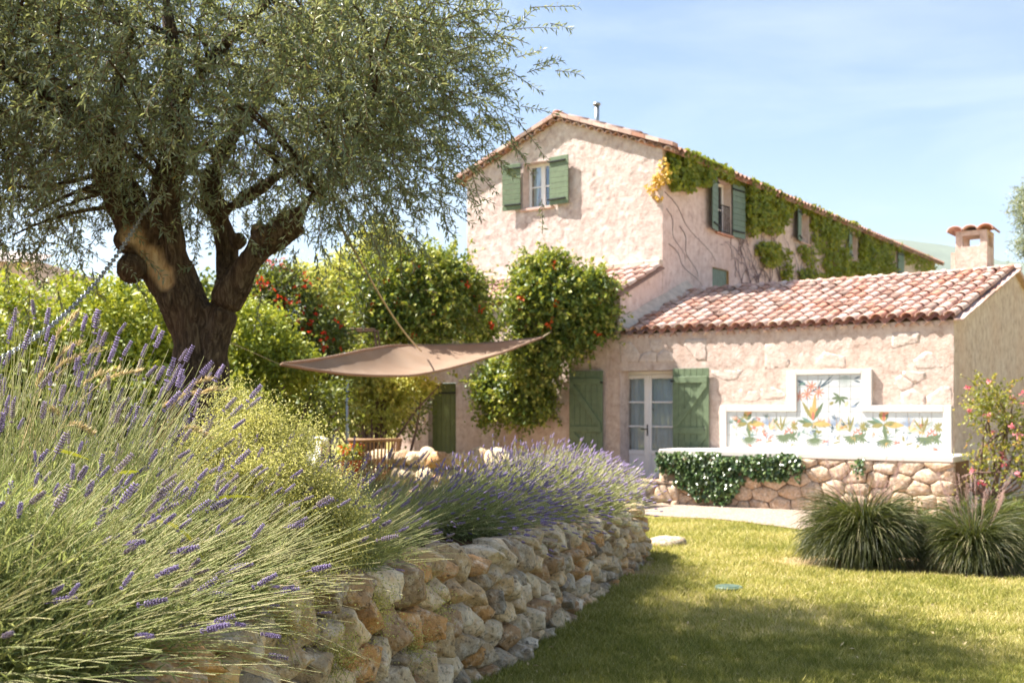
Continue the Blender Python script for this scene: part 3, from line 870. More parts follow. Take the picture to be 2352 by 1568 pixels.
# verge tiles down the right hand edge
for k in range(10):
    a = Vector(AE(1.0)).lerp(Vector(AR(1.0)), k / 10) + Vector((0.03, 0, -0.045)); b = Vector(AE(1.0)).lerp(Vector(AR(1.0)), (k + 1.1) / 10) + Vector((0.03, 0, -0.03))
    d = (b - a); L = d.length; d.normalize(); MBv = MB(); sd = Vector((1, 0, 0)); u = sd.cross(d)
    MBv.poly([a - sd * 0.1, a + sd * 0.06, b + sd * 0.06, b - sd * 0.1, a - sd * 0.1 + u * 0.03, a + sd * 0.06 + u * 0.03, b + sd * 0.06 + u * 0.03, b - sd * 0.1 + u * 0.03],
             [(0, 3, 2, 1), (4, 5, 6, 7), (0, 1, 5, 4), (1, 2, 6, 5), (2, 3, 7, 6), (3, 0, 4, 7)])
    MBv.build('verge_tile', M_TILE, aroof)
a = Vector((6.02, 5.06, 4.50)); b = Vector((6.02, 10.0, 3.27))
MB().poly([a + Vector((-0.1, 0, 0)), a + Vector((0.06, 0, 0)), b + Vector((0.06, 0, 0)), b + Vector((-0.1, 0, 0)), a + Vector((-0.1, 0, 0.09)), a + Vector((0.06, 0, 0.09)), b + Vector((0.06, 0, 0.09)), b + Vector((-0.1, 0, 0.09))],
          [(0, 3, 2, 1), (4, 5, 6, 7), (0, 1, 5, 4), (1, 2, 6, 5), (2, 3, 7, 6), (3, 0, 4, 7)]).build('verge', M_TILE, annex)
# second row of tile ends under the eave (genoise)
GEN = tile_mesh('genoise_tile', 0.2, 0.085, 0.08)
for k in range(27):
    x = X1 + 0.02 + (k + 1.0) / 27 * 6.72
    if x < X2: add('genoise_tile', GEN, aroof, (x, -0.045, 3.035))
# exposed stones in the annex wall
rng = np.random.default_rng(5)
def exposed(parent, rects, y, mat, density, name='stone', sz=0.2):
    for (x0, x1, z0, z1) in rects:
        n = max(3, int((x1 - x0) * (z1 - z0) * density)); sd = []
        for _ in range(n * 30):
            p = (x0 + rng.random() * (x1 - x0), z0 + rng.random() * (z1 - z0))
            if all(((p[0] - q[0]) / 1.5) ** 2 + (p[1] - q[1]) ** 2 > (sz * (0.55 + 0.5 * rng.random())) ** 2 for q in sd): sd.append(p)
            if len(sd) >= n: break
        for P in cells(sd, (x0 - 0.1, x1 + 0.1, z0 - 0.08, z1 + 0.08), 1, 1.2, 0.7):
            if len(P) < 3 or rng.random() < 0.64: continue
            V, Fs = rock(P, rng, 0.006 + 0.007 * rng.random(), 0.03, 0.02, 0.006, 0.3, 0.08)
            W = np.stack([V[:, 0], y - V[:, 2], V[:, 1]], -1); c = W.mean(0)
            add(name, mesh(name, W - c, Fs, mat), parent, c)
exposed(annex, [(1.5, 2.85, 1.6, 2.25), (4.72, 5.85, 1.7, 2.35), (5.0, 5.9, 2.35, 2.85), (2.6, 4.0, 2.42, 2.75), (-0.6, 1.2, 2.6, 2.9)], 0.0, M_WALLSTONE, 15)
MB().bbox(-1.02, 0.6, -0.03, 0.43, 0.06, 0.11).build('door_sill', M_PAVE, annex)

# --- white double door
dy = 0.36
door = MB()
door.bbox(-1.02, -0.95, dy, dy + 0.07, 0.11, 2.36).bbox(0.51, 0.58, dy, dy + 0.07, 0.11, 2.36).bbox(-0.948, 0.508, dy, dy + 0.07, 2.29, 2.358)
for (a, b) in ((-0.945, -0.222), (-0.218, 0.505)):
    door.bbox(a, a + 0.085, dy + 0.012, dy + 0.055, 0.13, 2.285).bbox(b - 0.085, b, dy + 0.012, dy + 0.055, 0.13, 2.285)
    for (z0, z1) in ((0.13, 0.24), (0.60, 0.70), (2.2, 2.285)): door.bbox(a + 0.086, b - 0.086, dy + 0.014, dy + 0.053, z0, z1)
    for z in (1.18, 1.69): door.bbox(a + 0.086, b - 0.086, dy + 0.018, dy + 0.05, z, z + 0.035, 0.004)
    door.bbox(a + 0.087, b - 0.087, dy + 0.03, dy + 0.05, 0.241, 0.599, 0.003)
door.bbox(-0.26, -0.18, dy - 0.005, dy + 0.011, 0.14, 2.28, 0.004)
door = door.build('door', M_WHITE, annex)
for (a, b) in ((-0.945, -0.222), (-0.218, 0.505)):
    for (z0, z1) in ((0.70, 1.18), (1.215, 1.69), (1.725, 2.2)):
        MB().box(a + 0.085, b - 0.085, dy + 0.032, dy + 0.036, z0, z1).build('pane', M_GLASS, door)
MB().bbox(-0.235, -0.205, dy - 0.016, dy - 0.006, 1.0, 1.24, 0.003).tube([(-0.22, dy - 0.02, 1.14), (-0.22, dy - 0.06, 1.14), (-0.34, dy - 0.06, 1.145)], 0.011, 8).build('handle', M_IRON, door)
# curtains and the room behind
cb = []
for xx in np.linspace(-0.99, 0.55, 90): cb.append((xx, dy + 0.11 + 0.02 * math.sin(xx * 46) + 0.012 * math.sin(xx * 17)))
V = np.array([(x, y, z) for z in (0.15, 2.3) for x, y in cb]); nq = len(cb)
add('curtain', mesh('curtain', V, np.array([(k, k + 1, nq + k + 1, nq + k) for k in range(nq - 1)]), M_CURTAIN, smooth=True), annex)
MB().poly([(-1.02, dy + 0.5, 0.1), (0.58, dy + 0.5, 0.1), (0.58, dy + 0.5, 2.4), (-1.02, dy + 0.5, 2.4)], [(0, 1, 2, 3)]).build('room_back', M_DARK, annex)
# white bird ornament between glass and curtain
orn = MB(); prof = [(-0.30, 1.20, .012), (-0.295, 1.26, .04), (-0.28, 1.33, .062), (-0.255, 1.40, .068), (-0.23, 1.46, .056), (-0.205, 1.51, .04), (-0.18, 1.545, .036), (-0.15, 1.56, .03), (-0.115, 1.545, .006)]
orn.tube([(hx_, 0, z - 1.2) for hx_, z, r in prof], [r * 0.8 for *_, r in prof], 10)
orn.tube([(-0.19, 0, 0.36), (-0.215, 0, 0.42), (-0.25, 0, 0.45)], [0.02, 0.016, 0.004], 6)
o = orn.build('bird_ornament', M_PLASTERW, None, True); o.location = hw(0, dy + 0.085, 1.2); o.rotation_euler = (0, 0, HA)
tag(o, 'white bird ornament seen behind the glass of the white double door', 'ornament')

# --- board shutters
def shutter(parent, w, h, loc, rz, mat, vertical=True, nb=7, brace='Z', mirror=False, hinges=True, face=-1):
    """shutter hinged at local x = 0, spreading to +x (or -x when mirrored); the ledges face -y"""
    sg = -1 if mirror else 1
    b = MB()
    def rb(x0, x1, y0, y1, z0, z1): b.bbox(min(x0 * sg, x1 * sg), max(x0 * sg, x1 * sg), y0, y1, z0, z1, 0.005)
    ledges = (0.88, 0.43, 0.06) if brace == 'Z' else (0.9, 0.1)
    lh = 0.13 if brace == 'Z' else 0.05
    if brace == 'Z':
        for q in ledges: rb(0.03, w - 0.03, -0.028, -0.002, h * q - 0.02, h * q + lh - 0.02)
        for (za, zb) in ((h * 0.88 - 0.02, h * 0.43 + lh - 0.02), (h * 0.43 - 0.02, h * 0.06 + lh - 0.02)):
            xa, xb = (w - 0.04, 0.04)
            t = 0.10
            pts = [(xa - t * 0.9, za), (xa, za), (xa, za - t * 0.7), (xb + t * 0.9, zb), (xb, zb), (xb, zb + t * 0.7)]
            P = [(x * sg, y, z) for y in (-0.027, -0.001) for x, z in pts]
            b.poly(P, [tuple(range(6)), tuple(range(11, 5, -1))] + [(i, (i + 1) % 6, 6 + (i + 1) % 6, 6 + i) for i in range(6)])
    else:
        for q in (0.12, w - 0.18): rb(q, q + 0.07, 0.0265, 0.045, 0.03, h - 0.03)
    s = b.build('shutter', mat, parent, False, loc, (0, 0, rz))
    bw = (w if vertical else h) / nb
    for k in range(nb):
        m = MB(); g = 0.0025
        if vertical: m.bbox(min(sg * (k * bw + g), sg * ((k + 1) * bw - g)), max(sg * (k * bw + g), sg * ((k + 1) * bw - g)), 0, 0.024, 0.0 + 0.004 * random.random(), h, 0.004)
        else: m.bbox(min(0, sg * w), max(0, sg * w), 0, 0.024, k * bw + g, (k + 1) * bw - g, 0.005)
        m.build('board', mat, s)
    if hinges:
        for q in (0.1, 0.88):
            m = MB(); m.bbox(min(sg * -0.03, sg * (0.05 if brace == 'Z' else w * 0.86)), max(sg * -0.03, sg * (0.05 if brace == 'Z' else w * 0.86)), -0.036, -0.0285 if brace == 'Z' else -0.002, h * q, h * q + 0.035, 0.002)
            m.build('hinge', M_IRON, s)
    return s
shutter(annex, 0.84, 2.26, (-1.06, -0.075, 0.12), 0.0, M_GREEN, True, 6, 'Z', True)
s2 = shutter(annex, 0.80, 2.26, (0.585, -0.075, 0.12), 0.0, M_GREEN, True, 6, 'Z', False)
MB().tube([(0.74, -0.10, 1.02), (0.74, -0.13, 1.05), (0.735, -0.13, 1.12)], 0.008, 6).build('catch', M_IRON, s2, loc=(-0.0, 0.04, -0.0))

# --- chimney of the annex
ch = MB(); x0, x1, y0, y1 = 4.80, 5.44, 5.15, 5.85
ch.box(x0, x1, y0, y1, 3.6, 5.10)
for (a, b) in ((x0, x0 + 0.14), (x1 - 0.14, x1)):
    for (c, d) in ((y0, y0 + 0.14), (y1 - 0.14, y1)): ch.box(a, b, c, d, 5.10, 5.34)
ch.box(x0, x1, y0, y1, 5.34, 5.44).box(x0 - 0.12, x0 - 0.03, y0 + 0.1, y0 + 0.3, 4.2, 5.0)
chim = ch.build('chimney', M_ANNEX, annex)
CT = tile_mesh('cap_tile', 0.84, 0.17, 0.15, 11, 0.025, 0.75)
for k in range(3): add('cap_tile', CT, chim, (x0 - 0.02 + 0.31 * k + 0.02, y0 - 0.10, 5.43))
CF = tile_mesh('cap_tile', 0.84, 0.10, 0.09, 9, 0.02, 0.6)

# --- main house walls
SW = [(4.72, 5.58, 5.92, 7.22), (10.35, 11.05, 6.38, 7.22), (14.85, 15.45, 6.4, 7.2), (19.3, 19.95, 6.4, 7.2)]
GW = (-4.5, -3.66, 6.45, 7.56)
gt = lambda x: 8.50 - np.abs(x + 3.47) * 0.372
wall_panel('gable_wall', house, -6.26, X1, 3.6, 8.55, [GW], front(G), M_GABLE, 0.045, 0.011, top=gt, seed=31, fq=10)
reveal(house, M_GABLE, 'x', G, *GW, 0.3)
wall_panel('side_wall', house, G, 25.2, 0.0, 7.46, SW + [(4.5, 5.45, 4.0, 5.03)], sidew(X1), M_SIDE, 0.18, 0.014, seed=35)
for w in SW: reveal(house, M_SIDE, 'y', X1, *w, 0.28)
wall_panel('side_return', house, 0.0, G, -0.4, 5.2, [], sidew(X1), M_SIDE, 0.15, 0.014, top=lambda y: 3.98 + 0.385 * y, seed=37)
wall_panel('front_wall', house, -7.0, X1, -0.4, 4.0, [(-5.95, -5.1, 0.1, 2.18)], front(0.012), M_ANNEX, 0.15, 0.014, seed=39)
MB().poly([(-6.26, G, 3.6), (-6.26, 25.2, 3.6), (-6.26, 25.2, 7.46), (-6.26, G, 7.46)], [(0, 1, 2, 3)]).poly([(-6.26, 25.2, 0), (X1, 25.2, 0), (X1, 25.2, 7.46), (-3.47, 25.2, 8.5), (-6.26, 25.2, 7.46)], [range(5)]).build('rear_wall', M_SIDE, house)
# roof of the main house
ov, oe = 0.10, 0.34
RZ = 8.56
ez = RZ - (2.79 + oe) * 0.372
R0 = lambda s: (-3.47, G - ov + s * (23.4 + 2 * ov), RZ)
EL = lambda s: (-6.26 - oe, G - ov + s * (23.4 + 2 * ov), ez)
ERt = lambda s: (X1 + oe, G - ov + s * (23.4 + 2 * ov), ez)
hroof = pan_sheet('roof', house, ERt, R0, 92, 0.04, k=6)
pan_sheet('roof_slope', house, EL, R0, 92, 0.04, k=6)
m = MB()
for (e, sg) in ((-6.26 - oe + 0.02, 1), (X1 + oe - 0.02, -1)):
    m.poly([(e, G - ov + 0.01, ez - 0.09), (e, 25.5, ez - 0.09), (-3.47, 25.5, RZ - 0.09), (-3.47, G - ov + 0.01, RZ - 0.09)], [(0, 1, 2, 3)])
m.build('roof_boards', M_WOOD, house)
# covers along the right slope: the eave row and the verge tiles are seen one by one
for k in range(92):
    s = (k + 0.5) / 92; e = Vector(ERt(s)); r = Vector(R0(s)); d = (r - e).normalized(); sd = Vector((0, 1, 0)); up = sd.cross(d) * -1
    for q in (0, 0.5):
        o = add('tile', TILE[k % 3], hroof)
        sx = d.cross(up)
        o.matrix_local = Matrix.Translation(e + d * q + up * 0.055) @ Matrix((sx, d, up)).transposed().to_4x4()
V = []; parts = []
tm = TILE[0]; tv = np.array([v.co for v in tm.vertices]); tf = np.array([p.vertices for p in tm.polygons])
for side_, Ef in ((1, ERt), (-1, EL)):
    for k in range(92):
        s = (k + 0.5) / 92; e = np.array(Ef(s)); r = np.array(R0(s)); d = nrm(r - e); sd = np.array([0, side_, 0]); up = np.cross(d, sd); up = up * np.sign(up[2]); sx = np.cross(d, up)
        for q in ((1.0, 1.5, 2.0, 2.5) if side_ == 1 else (0, 0.5, 1.0, 1.5, 2.0, 2.5)):
            parts.append((e + d * q + up * 0.055 + tv[:, :1] * sx + tv[:, 1:2] * d + tv[:, 2:] * up, tf))
Vj, Fj = join(*parts)
o = add('upper_tiles', mesh('upper_tiles', Vj, Fj, M_TILE, smooth=True), hroof); o['kind'] = 'stuff'
# verge: scalloped tile ends along both rakes of the gable
VT = tile_mesh('verge_tile', 0.34, 0.10, 0.095, 9, 0.02, 0.8)
for sg, n in ((1, 14), (-1, 14)):
    for k in range(n):
        t = (k + 0.5) / n
        x = -3.47 + sg * t * (2.79 + oe - 0.05); z = RZ - abs(x + 3.47) * 0.372 - 0.115
        add('verge_tile', VT, hroof, (x, G - ov - 0.02, z), (0, sg * 0.356, 0))
for sg in (1, -1):                                 # flat verge course above the scallops
    for k in range(9):
        xa = -3.47 + sg * k / 9 * (2.79 + oe); xb = -3.47 + sg * (k + 0.97) / 9 * (2.79 + oe)
        za = RZ - abs(xa + 3.47) * 0.372 + 0.0; zb = RZ - abs(xb + 3.47) * 0.372 + 0.0
        if sg < 0: xa, xb, za, zb = xb, xa, zb, za
        P = [(x, y, z + h_) for h_ in (-0.005, 0.085) for (x, z) in ((xa, za), (xb, zb)) for y in (G - ov - 0.06, G - ov + 0.2)]
        MB().poly(P, [(0, 1, 3, 2), (4, 6, 7, 5), (0, 2, 6, 4), (1, 5, 7, 3), (0, 4, 5, 1), (2, 3, 7, 6)]).build('verge_course', M_TILE, hroof)
for k in range(30):
    add('ridge_tile', TILE[k % 3], hroof, (-3.47, G - ov + k * 0.78, RZ + 0.045), (0, 0, 0), (1.25, 1.5, 1.1))
pipe = MB(); pipe.tube([(-3.0, 2.9, 8.2), (-3.0, 2.9, 8.98)], 0.06, 12).tube([(-3.0, 2.9, 8.985), (-3.0, 2.9, 9.03), (-3.0, 2.9, 9.06)], [0.095, 0.095, 0.03], 12)
pipe.build('flue_pipe', M_ZINC, house, True)
# lean-to in front of the gable
LE = lambda s: (-6.9 + s * (X1 + 6.98), -0.12, 3.95)
LR = lambda s: (-6.9 + s * (X1 + 6.98), G - 0.02, 4.76)
lroof = pan_sheet('lean_to_roof', house, LE, LR, 25, 0.04)
tiled_slope(lroof, LE, LR, 25, 5)
m = MB()
for k in range(14):
    xa = -6.26 + k * (5.6 / 14); m.bbox(xa + 0.001, xa + 5.6 / 14 - 0.001, G - 0.16 - 0.02 * random.random(), G + 0.01, 4.76, 4.90 + 0.02 * random.random(), 0.02)
m.build('flashing', M_FLASH, house)
# mortar flashing where the annex roof meets the side wall
m = MB(); P0 = Vector(AE(0)); P1 = Vector(AR(0))
for k in range(9):
    a = P0.lerp(P1, k / 9) ; b = P0.lerp(P1, (k + 1) / 9); w0 = 0.17 + 0.05 * math.sin(k * 2.1); w1 = 0.17 + 0.05 * math.sin((k + 1) * 2.1)
    m.poly([a + Vector((-0.06, 0, 0.02)), b + Vector((-0.06, 0, 0.02)), b + Vector((w1, 0, 0.10)), a + Vector((w0, 0, 0.10)), a + Vector((-0.02, 0, 0.3)), b + Vector((-0.02, 0, 0.3))], [(3, 2, 5, 4), (0, 3, 4), (1, 5, 2)])
m.build('roof_flashing', M_FLASH, house)

# --- windows of the main house
def window(parent, axis, plane, a0, a1, z0, z1, setback, sign=1, bars=1, split=True):
    m = MB(); mid = (a0 + a1) / 2
    def bx(u0, u1, d0, d1, zz0, zz1):
        if axis == 'x': m.bbox(u0, u1, plane + d0, plane + d1, zz0, zz1, 0.004)
        else: m.bbox(plane - d1, plane - d0, u0, u1, zz0, zz1, 0.004)
    d = setback
    bx(a0, a0 + 0.07, d, d + 0.06, z0, z1); bx(a1 - 0.07, a1, d, d + 0.06, z0, z1)
    bx(a0 + 0.071, a1 - 0.071, d, d + 0.06, z1 - 0.07, z1); bx(a0 + 0.071, a1 - 0.071, d, d + 0.06, z0, z0 + 0.08)
    if split: bx(mid - 0.06, mid + 0.06, d - 0.004, d + 0.05, z0 + 0.081, z1 - 0.071)
    for k in range(bars):
        z = z0 + (z1 - z0) * (k + 1) / (bars + 1)
        for (u0, u1) in (((a0 + 0.071, mid - 0.061), (mid + 0.061, a1 - 0.071)) if split else ((a0 + 0.071, a1 - 0.071),)): bx(u0, u1, d + 0.01, d + 0.045, z - 0.018, z + 0.018)
    w = m.build('window', M_WHITE, parent)
    for (u0, u1) in ((a0 + 0.07, mid - 0.06), (mid + 0.06, a1 - 0.07)):
        for k in range(bars + 1):
            q = MB(); za = z0 + (z1 - z0) * k / (bars + 1) + 0.018; zb = z0 + (z1 - z0) * (k + 1) / (bars + 1) - 0.018
            if axis == 'x': q.box(u0, u1, plane + d + 0.025, plane + d + 0.029, za, zb)
            else: q.box(plane - d - 0.029, plane - d - 0.025, u0, u1, za, zb)
            q.build('pane', M_GLASS, w)
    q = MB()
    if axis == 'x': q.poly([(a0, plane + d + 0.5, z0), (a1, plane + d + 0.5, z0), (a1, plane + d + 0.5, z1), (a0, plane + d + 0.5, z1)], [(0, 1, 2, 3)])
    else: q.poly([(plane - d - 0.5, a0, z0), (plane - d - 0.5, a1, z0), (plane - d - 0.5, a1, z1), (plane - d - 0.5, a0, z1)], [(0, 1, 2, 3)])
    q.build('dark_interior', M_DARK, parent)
    return w
gw = window(house, 'x', G, *GW, 0.24)
V = np.array([(x, G + 0.36 + 0.02 * math.sin(x * 40), z) for z in (6.55, 7.5) for x in np.linspace(-4.43, -4.2, 20)])
V[:20, 0] = -4.36 + (V[:20, 0] + 4.2) * 0.3
add('curtain', mesh('curtain', V, np.array([(k, k + 1, 21 + k, 20 + k) for k in range(19)]), M_CURTAIN, smooth=True), house)
MB().bbox(-4.58, -3.6, G - 0.06, G + 0.24, 6.39, 6.449, 0.008).build('window_sill', M_TILE, house)
shutter(house, 0.52, 1.14, (-4.53, G - 0.09, 6.44), 0.10, M_GREEN, False, 9, 'strap', True)
shutter(house, 0.56, 1.16, (-3.68, G - 0.09, 6.44), -0.06, M_GREEN, False, 9, 'strap', False)
for w in SW: window(house, 'y', X1, *w, 0.2, bars=1)
HR90 = math.pi / 2
for (w, ang) in ((SW[0], (0.5, 0.5)), (SW[1], (0.5, None)), (SW[2], (0.4, None)), (SW[3], (None, 0.3))):
    h_ = w[3] - w[2]; wd = 0.62
    if ang[0] is not None: shutter(house, wd, h_ + 0.04, (X1 + 0.06, w[0] - 0.01, w[2] - 0.02), HR90 + ang[0] * 0.45, M_GREEN_B, False, 9, 'strap', True)
    if ang[1] is not None: shutter(house, wd, h_ + 0.04, (X1 + 0.06, w[1] + 0.01, w[2] - 0.02), HR90 - ang[1] * 0.2, M_GREEN_B, False, 9, 'strap', False)
    MB().bbox(X1 - 0.19, X1 + 0.06, w[0] - 0.06, w[1] + 0.06, w[2] - 0.055, w[2] - 0.001, 0.006).build('window_sill', M_TILE, house)
rail = MB()
for y in np.linspace(SW[0][0] + 0.04, SW[0][1] - 0.04, 8): rail.tube([(X1 - 0.03, y, SW[0][2] + 0.06), (X1 - 0.03, y, 6.62)], 0.010, 6)
rail.tube([(X1 - 0.03, SW[0][0], 6.63), (X1 - 0.03, SW[0][1], 6.63)], 0.014, 6).tube([(X1 - 0.03, SW[0][0], SW[0][2] + 0.06), (X1 - 0.03, SW[0][1], SW[0][2] + 0.06)], 0.012, 6)
rail.build('balustrade', M_IRON, house)
shutter(house, 0.93, 1.02, (X1 - 0.05, 4.51, 4.0), HR90, M_GREEN_B, True, 7, 'strap', False, False)
# olive door of the lean-to, in deep shade under the sail
dd_ = shutter(house, 0.83, 2.06, (-5.94, 0.16, 0.11), 0, M_GREEN_D, True, 6, 'strap', False, True)
reveal(house, M_ANNEX, 'x', 0.012, -5.95, -5.1, 0.1, 2.18, 0.17)

# ------------------------------------------------------------------ planter wall with white ledge
PY = -1.2
pl = on_y(1515, 1030, PY); pr = on_y(2192, 1049, PY)
LX0, LX1, LZ = pl[0], pr[0], (pl[2] + pr[2]) / 2
planter = empty('planter_wall', hw((LX0 + LX1) / 2, PY, -0.25), HA, 'low stone wall with a white ledge on top, half covered by ivy', 'wall')
def inp(p): return np.asarray(p) - np.array([(LX0 + LX1) / 2, PY, -0.25])
c0 = inp((LX0, PY, LZ)); c1 = inp((LX1, PY, LZ))
MB().bbox(c0[0], c1[0], -0.05, 1.19, c0[2] - 0.10, c0[2], 0.014).build('ledge', M_PLASTERW, planter)
rng = np.random.default_rng(17)
sd = []; zb = -0.45; zt_ = LZ - 0.1
for _ in range(9000):
    p = (LX0 + 0.02 + rng.random() * (LX1 - LX0), zb + rng.random() * (zt_ - zb)); r_ = 0.17 + 0.16 * rng.random() ** 1.5
    if all(((p[0] - q[0]) / 1.5) ** 2 + (p[1] - q[1]) ** 2 > ((r_ + q[2]) / 2) ** 2 for q in sd): sd.append((p[0], p[1], r_))
for P in cells([q[:2] for q in sd], (LX0, LX1, zb, zt_), 1, 1.4, 0.62):
    if len(P) < 3: continue
    V, Fs = rock(P, rng, 0.035 + 0.03 * rng.random(), 0.12, 0.008, 0.008, 0.12, 0.07)
    W = np.stack([V[:, 0], PY - V[:, 2], V[:, 1]], -1); c = W.mean(0)
    add('stone', mesh('stone', W - c, Fs, M_BASE), planter, inp(c))
i0 = inp((LX0 + 0.03, PY + 0.035, zb)); i1 = inp((LX1 - 0.03, 0, zt_))
MB().box(i0[0], i1[0], i0[1], 1.15, i0[2], i1[2]).build('core', M_MORTAR, planter)
# lower run of the same masonry beside the door step
low = empty('step_wall', hw(0.2, PY, -0.25), HA, 'short low stone retaining wall left of the ivy, below the white door', 'wall')
l0 = on_y(1440, 1090, PY - 0.1); ztop = 0.14
sd = [(l0[0] + 0.13 + 0.33 * k, z_) for k in range(int((LX0 - l0[0] + 0.5) / 0.33) + 1) for z_ in (-0.05 + 0.02 * (k % 2), -0.33)]
sd = [(a + rng.normal() * 0.05, b + rng.normal() * 0.03) for a, b in sd]
for P in cells(sd, (l0[0], LX0 + 0.45, -0.48, ztop), 1, 1.4, 0.7):
    if len(P) < 3: continue
    V, Fs = rock(P, rng, 0.045, 0.12, 0.008, 0.008, 0.12, 0.07)
    W = np.stack([V[:, 0] - 0.2, -0.12 - V[:, 2], V[:, 1] + 0.25], -1); c = W.mean(0)
    add('stone', mesh('stone', W - c, Fs, M_BASE), low, c)
MB().bbox(l0[0] - 0.2, LX0 + 0.45 - 0.2, -0.16, 0.3, ztop + 0.25, ztop + 0.31, 0.015).build('cap', M_PAVE, low)

# ------------------------------------------------------------------ painted tile panel
panel = empty('tile_panel', hw(0, 0, 0), HA, 'white framed panel of painted tiles with tropical leaves and flowers on the annex wall', 'tile panel')
A0, A1, B0, B1 = 1.62, 5.95, 2.98, 4.58
Z0, ZA, ZC = 0.70, 1.635, 2.29
fw = 0.115; YP = -0.045
TW = 0.205
ncol = 20; tx0 = A0 + fw + 0.02; tw = (A1 - fw - 0.02 - tx0) / ncol; th_ = (ZA - fw - 0.83) / 3
cA = int(round((B0 + fw - tx0) / tw)); cB = int(round((B1 - fw - tx0) / tw)); nr = 6
fx0, fx1 = tx0, tx0 + ncol * tw; gx0, gx1 = tx0 + cA * tw, tx0 + cB * tw; fz0 = 0.83; fz1 = fz0 + 3 * th_; gz1 = fz0 + nr * th_
fr = MB()
fr.bbox(A0, fx0, YP - 0.03, 0.02, Z0, ZA).bbox(fx1, A1, YP - 0.03, 0.02, Z0, ZA).bbox(fx0 + 0.001, fx1 - 0.001, YP - 0.03, 0.02, Z0, fz0)
fr.bbox(fx0 + 0.001, gx0 - 0.001, YP - 0.031, 0.02, fz1, ZA).bbox(gx1 + 0.001, fx1 - 0.001, YP - 0.031, 0.02, fz1, ZA)
fr.bbox(B0, gx0, YP - 0.032, 0.02, fz1 + 0.001, ZC).bbox(gx1, B1, YP - 0.032, 0.02, fz1 + 0.001, ZC).bbox(gx0 + 0.001, gx1 - 0.001, YP - 0.032, 0.02, gz1, ZC)
fr.build('frame', M_PLASTERW, panel)
m_, nt, b_, o_ = newmat('glazed_tile')
b_.inputs['Base Color'].default_value = lin(192, 196, 196); b_.inputs['Roughness'].default_value = 0.22
tm1 = MB().bbox(-tw / 2 + 0.004, tw / 2 - 0.004, 0, 0.015, 0.004, th_ - 0.004, 0.002).mesh('tile', m_)
for c in range(ncol):
    for r in range(nr if cA <= c < cB else 3):
        add('tile', tm1, panel, (tx0 + (c + 0.5) * tw, YP, fz0 + r * th_))
MB().box(fx0, fx1, YP + 0.006, 0.01, fz0, fz1).box(gx0, gx1, YP + 0.006, 0.01, fz1, gz1).build('grout', simple('grout', lin(166, 156, 150), 0.9, 0.1, 9, 0), panel)
PAL = {k: simple('print_' + k, lin(*v), 0.3, 0.18, 30, 0) for k, v in dict(green=(104, 118, 92), olive=(140, 134, 88), ochre=(188, 158, 104), orange=(200, 142, 106), coral=(186, 114, 98), blue=(138, 152, 174), slate=(84, 100, 110), peach=(212, 184, 156), pale=(166, 176, 170), teal=(108, 134, 124)).items()}
PN = list(PAL)
class Print(MB):
    k = 0
    def leaf(s, x, z, ang, L, W, col, bend=0.0):
        s.cur = PN.index(col); Print.k += 1
        W *= 0.72; y = YP - 0.0012 - 0.00012 * (Print.k % 12)
        ca, sa = math.cos(math.radians(ang)), math.sin(math.radians(ang)); pts = []
        for t, w in ((0, 0.04), (0.12, 0.45), (0.3, 0.85), (0.5, 1), (0.7, 0.8), (0.88, 0.4), (1, 0.0)): pts.append((t, w))
        out = [(t * L, w * W / 2 + bend * L * t * t) for t, w in pts] + [(t * L, -w * W / 2 + bend * L * t * t) for t, w in pts[-2::-1]]
        P = [(x + a * ca - b * sa, y, z + a * sa + b * ca) for a, b in out]
        s.poly(P, [range(len(P))]); return s
def clipx(pr, lo, hi, zhi):
    """keep the print inside the glazed field"""
    for i, (x, y, z) in enumerate(pr.v): pr.v[i] = (min(max(x, lo), hi), y, min(max(z, fz0 + 0.004), zhi))
    return pr
pitch = 1.30
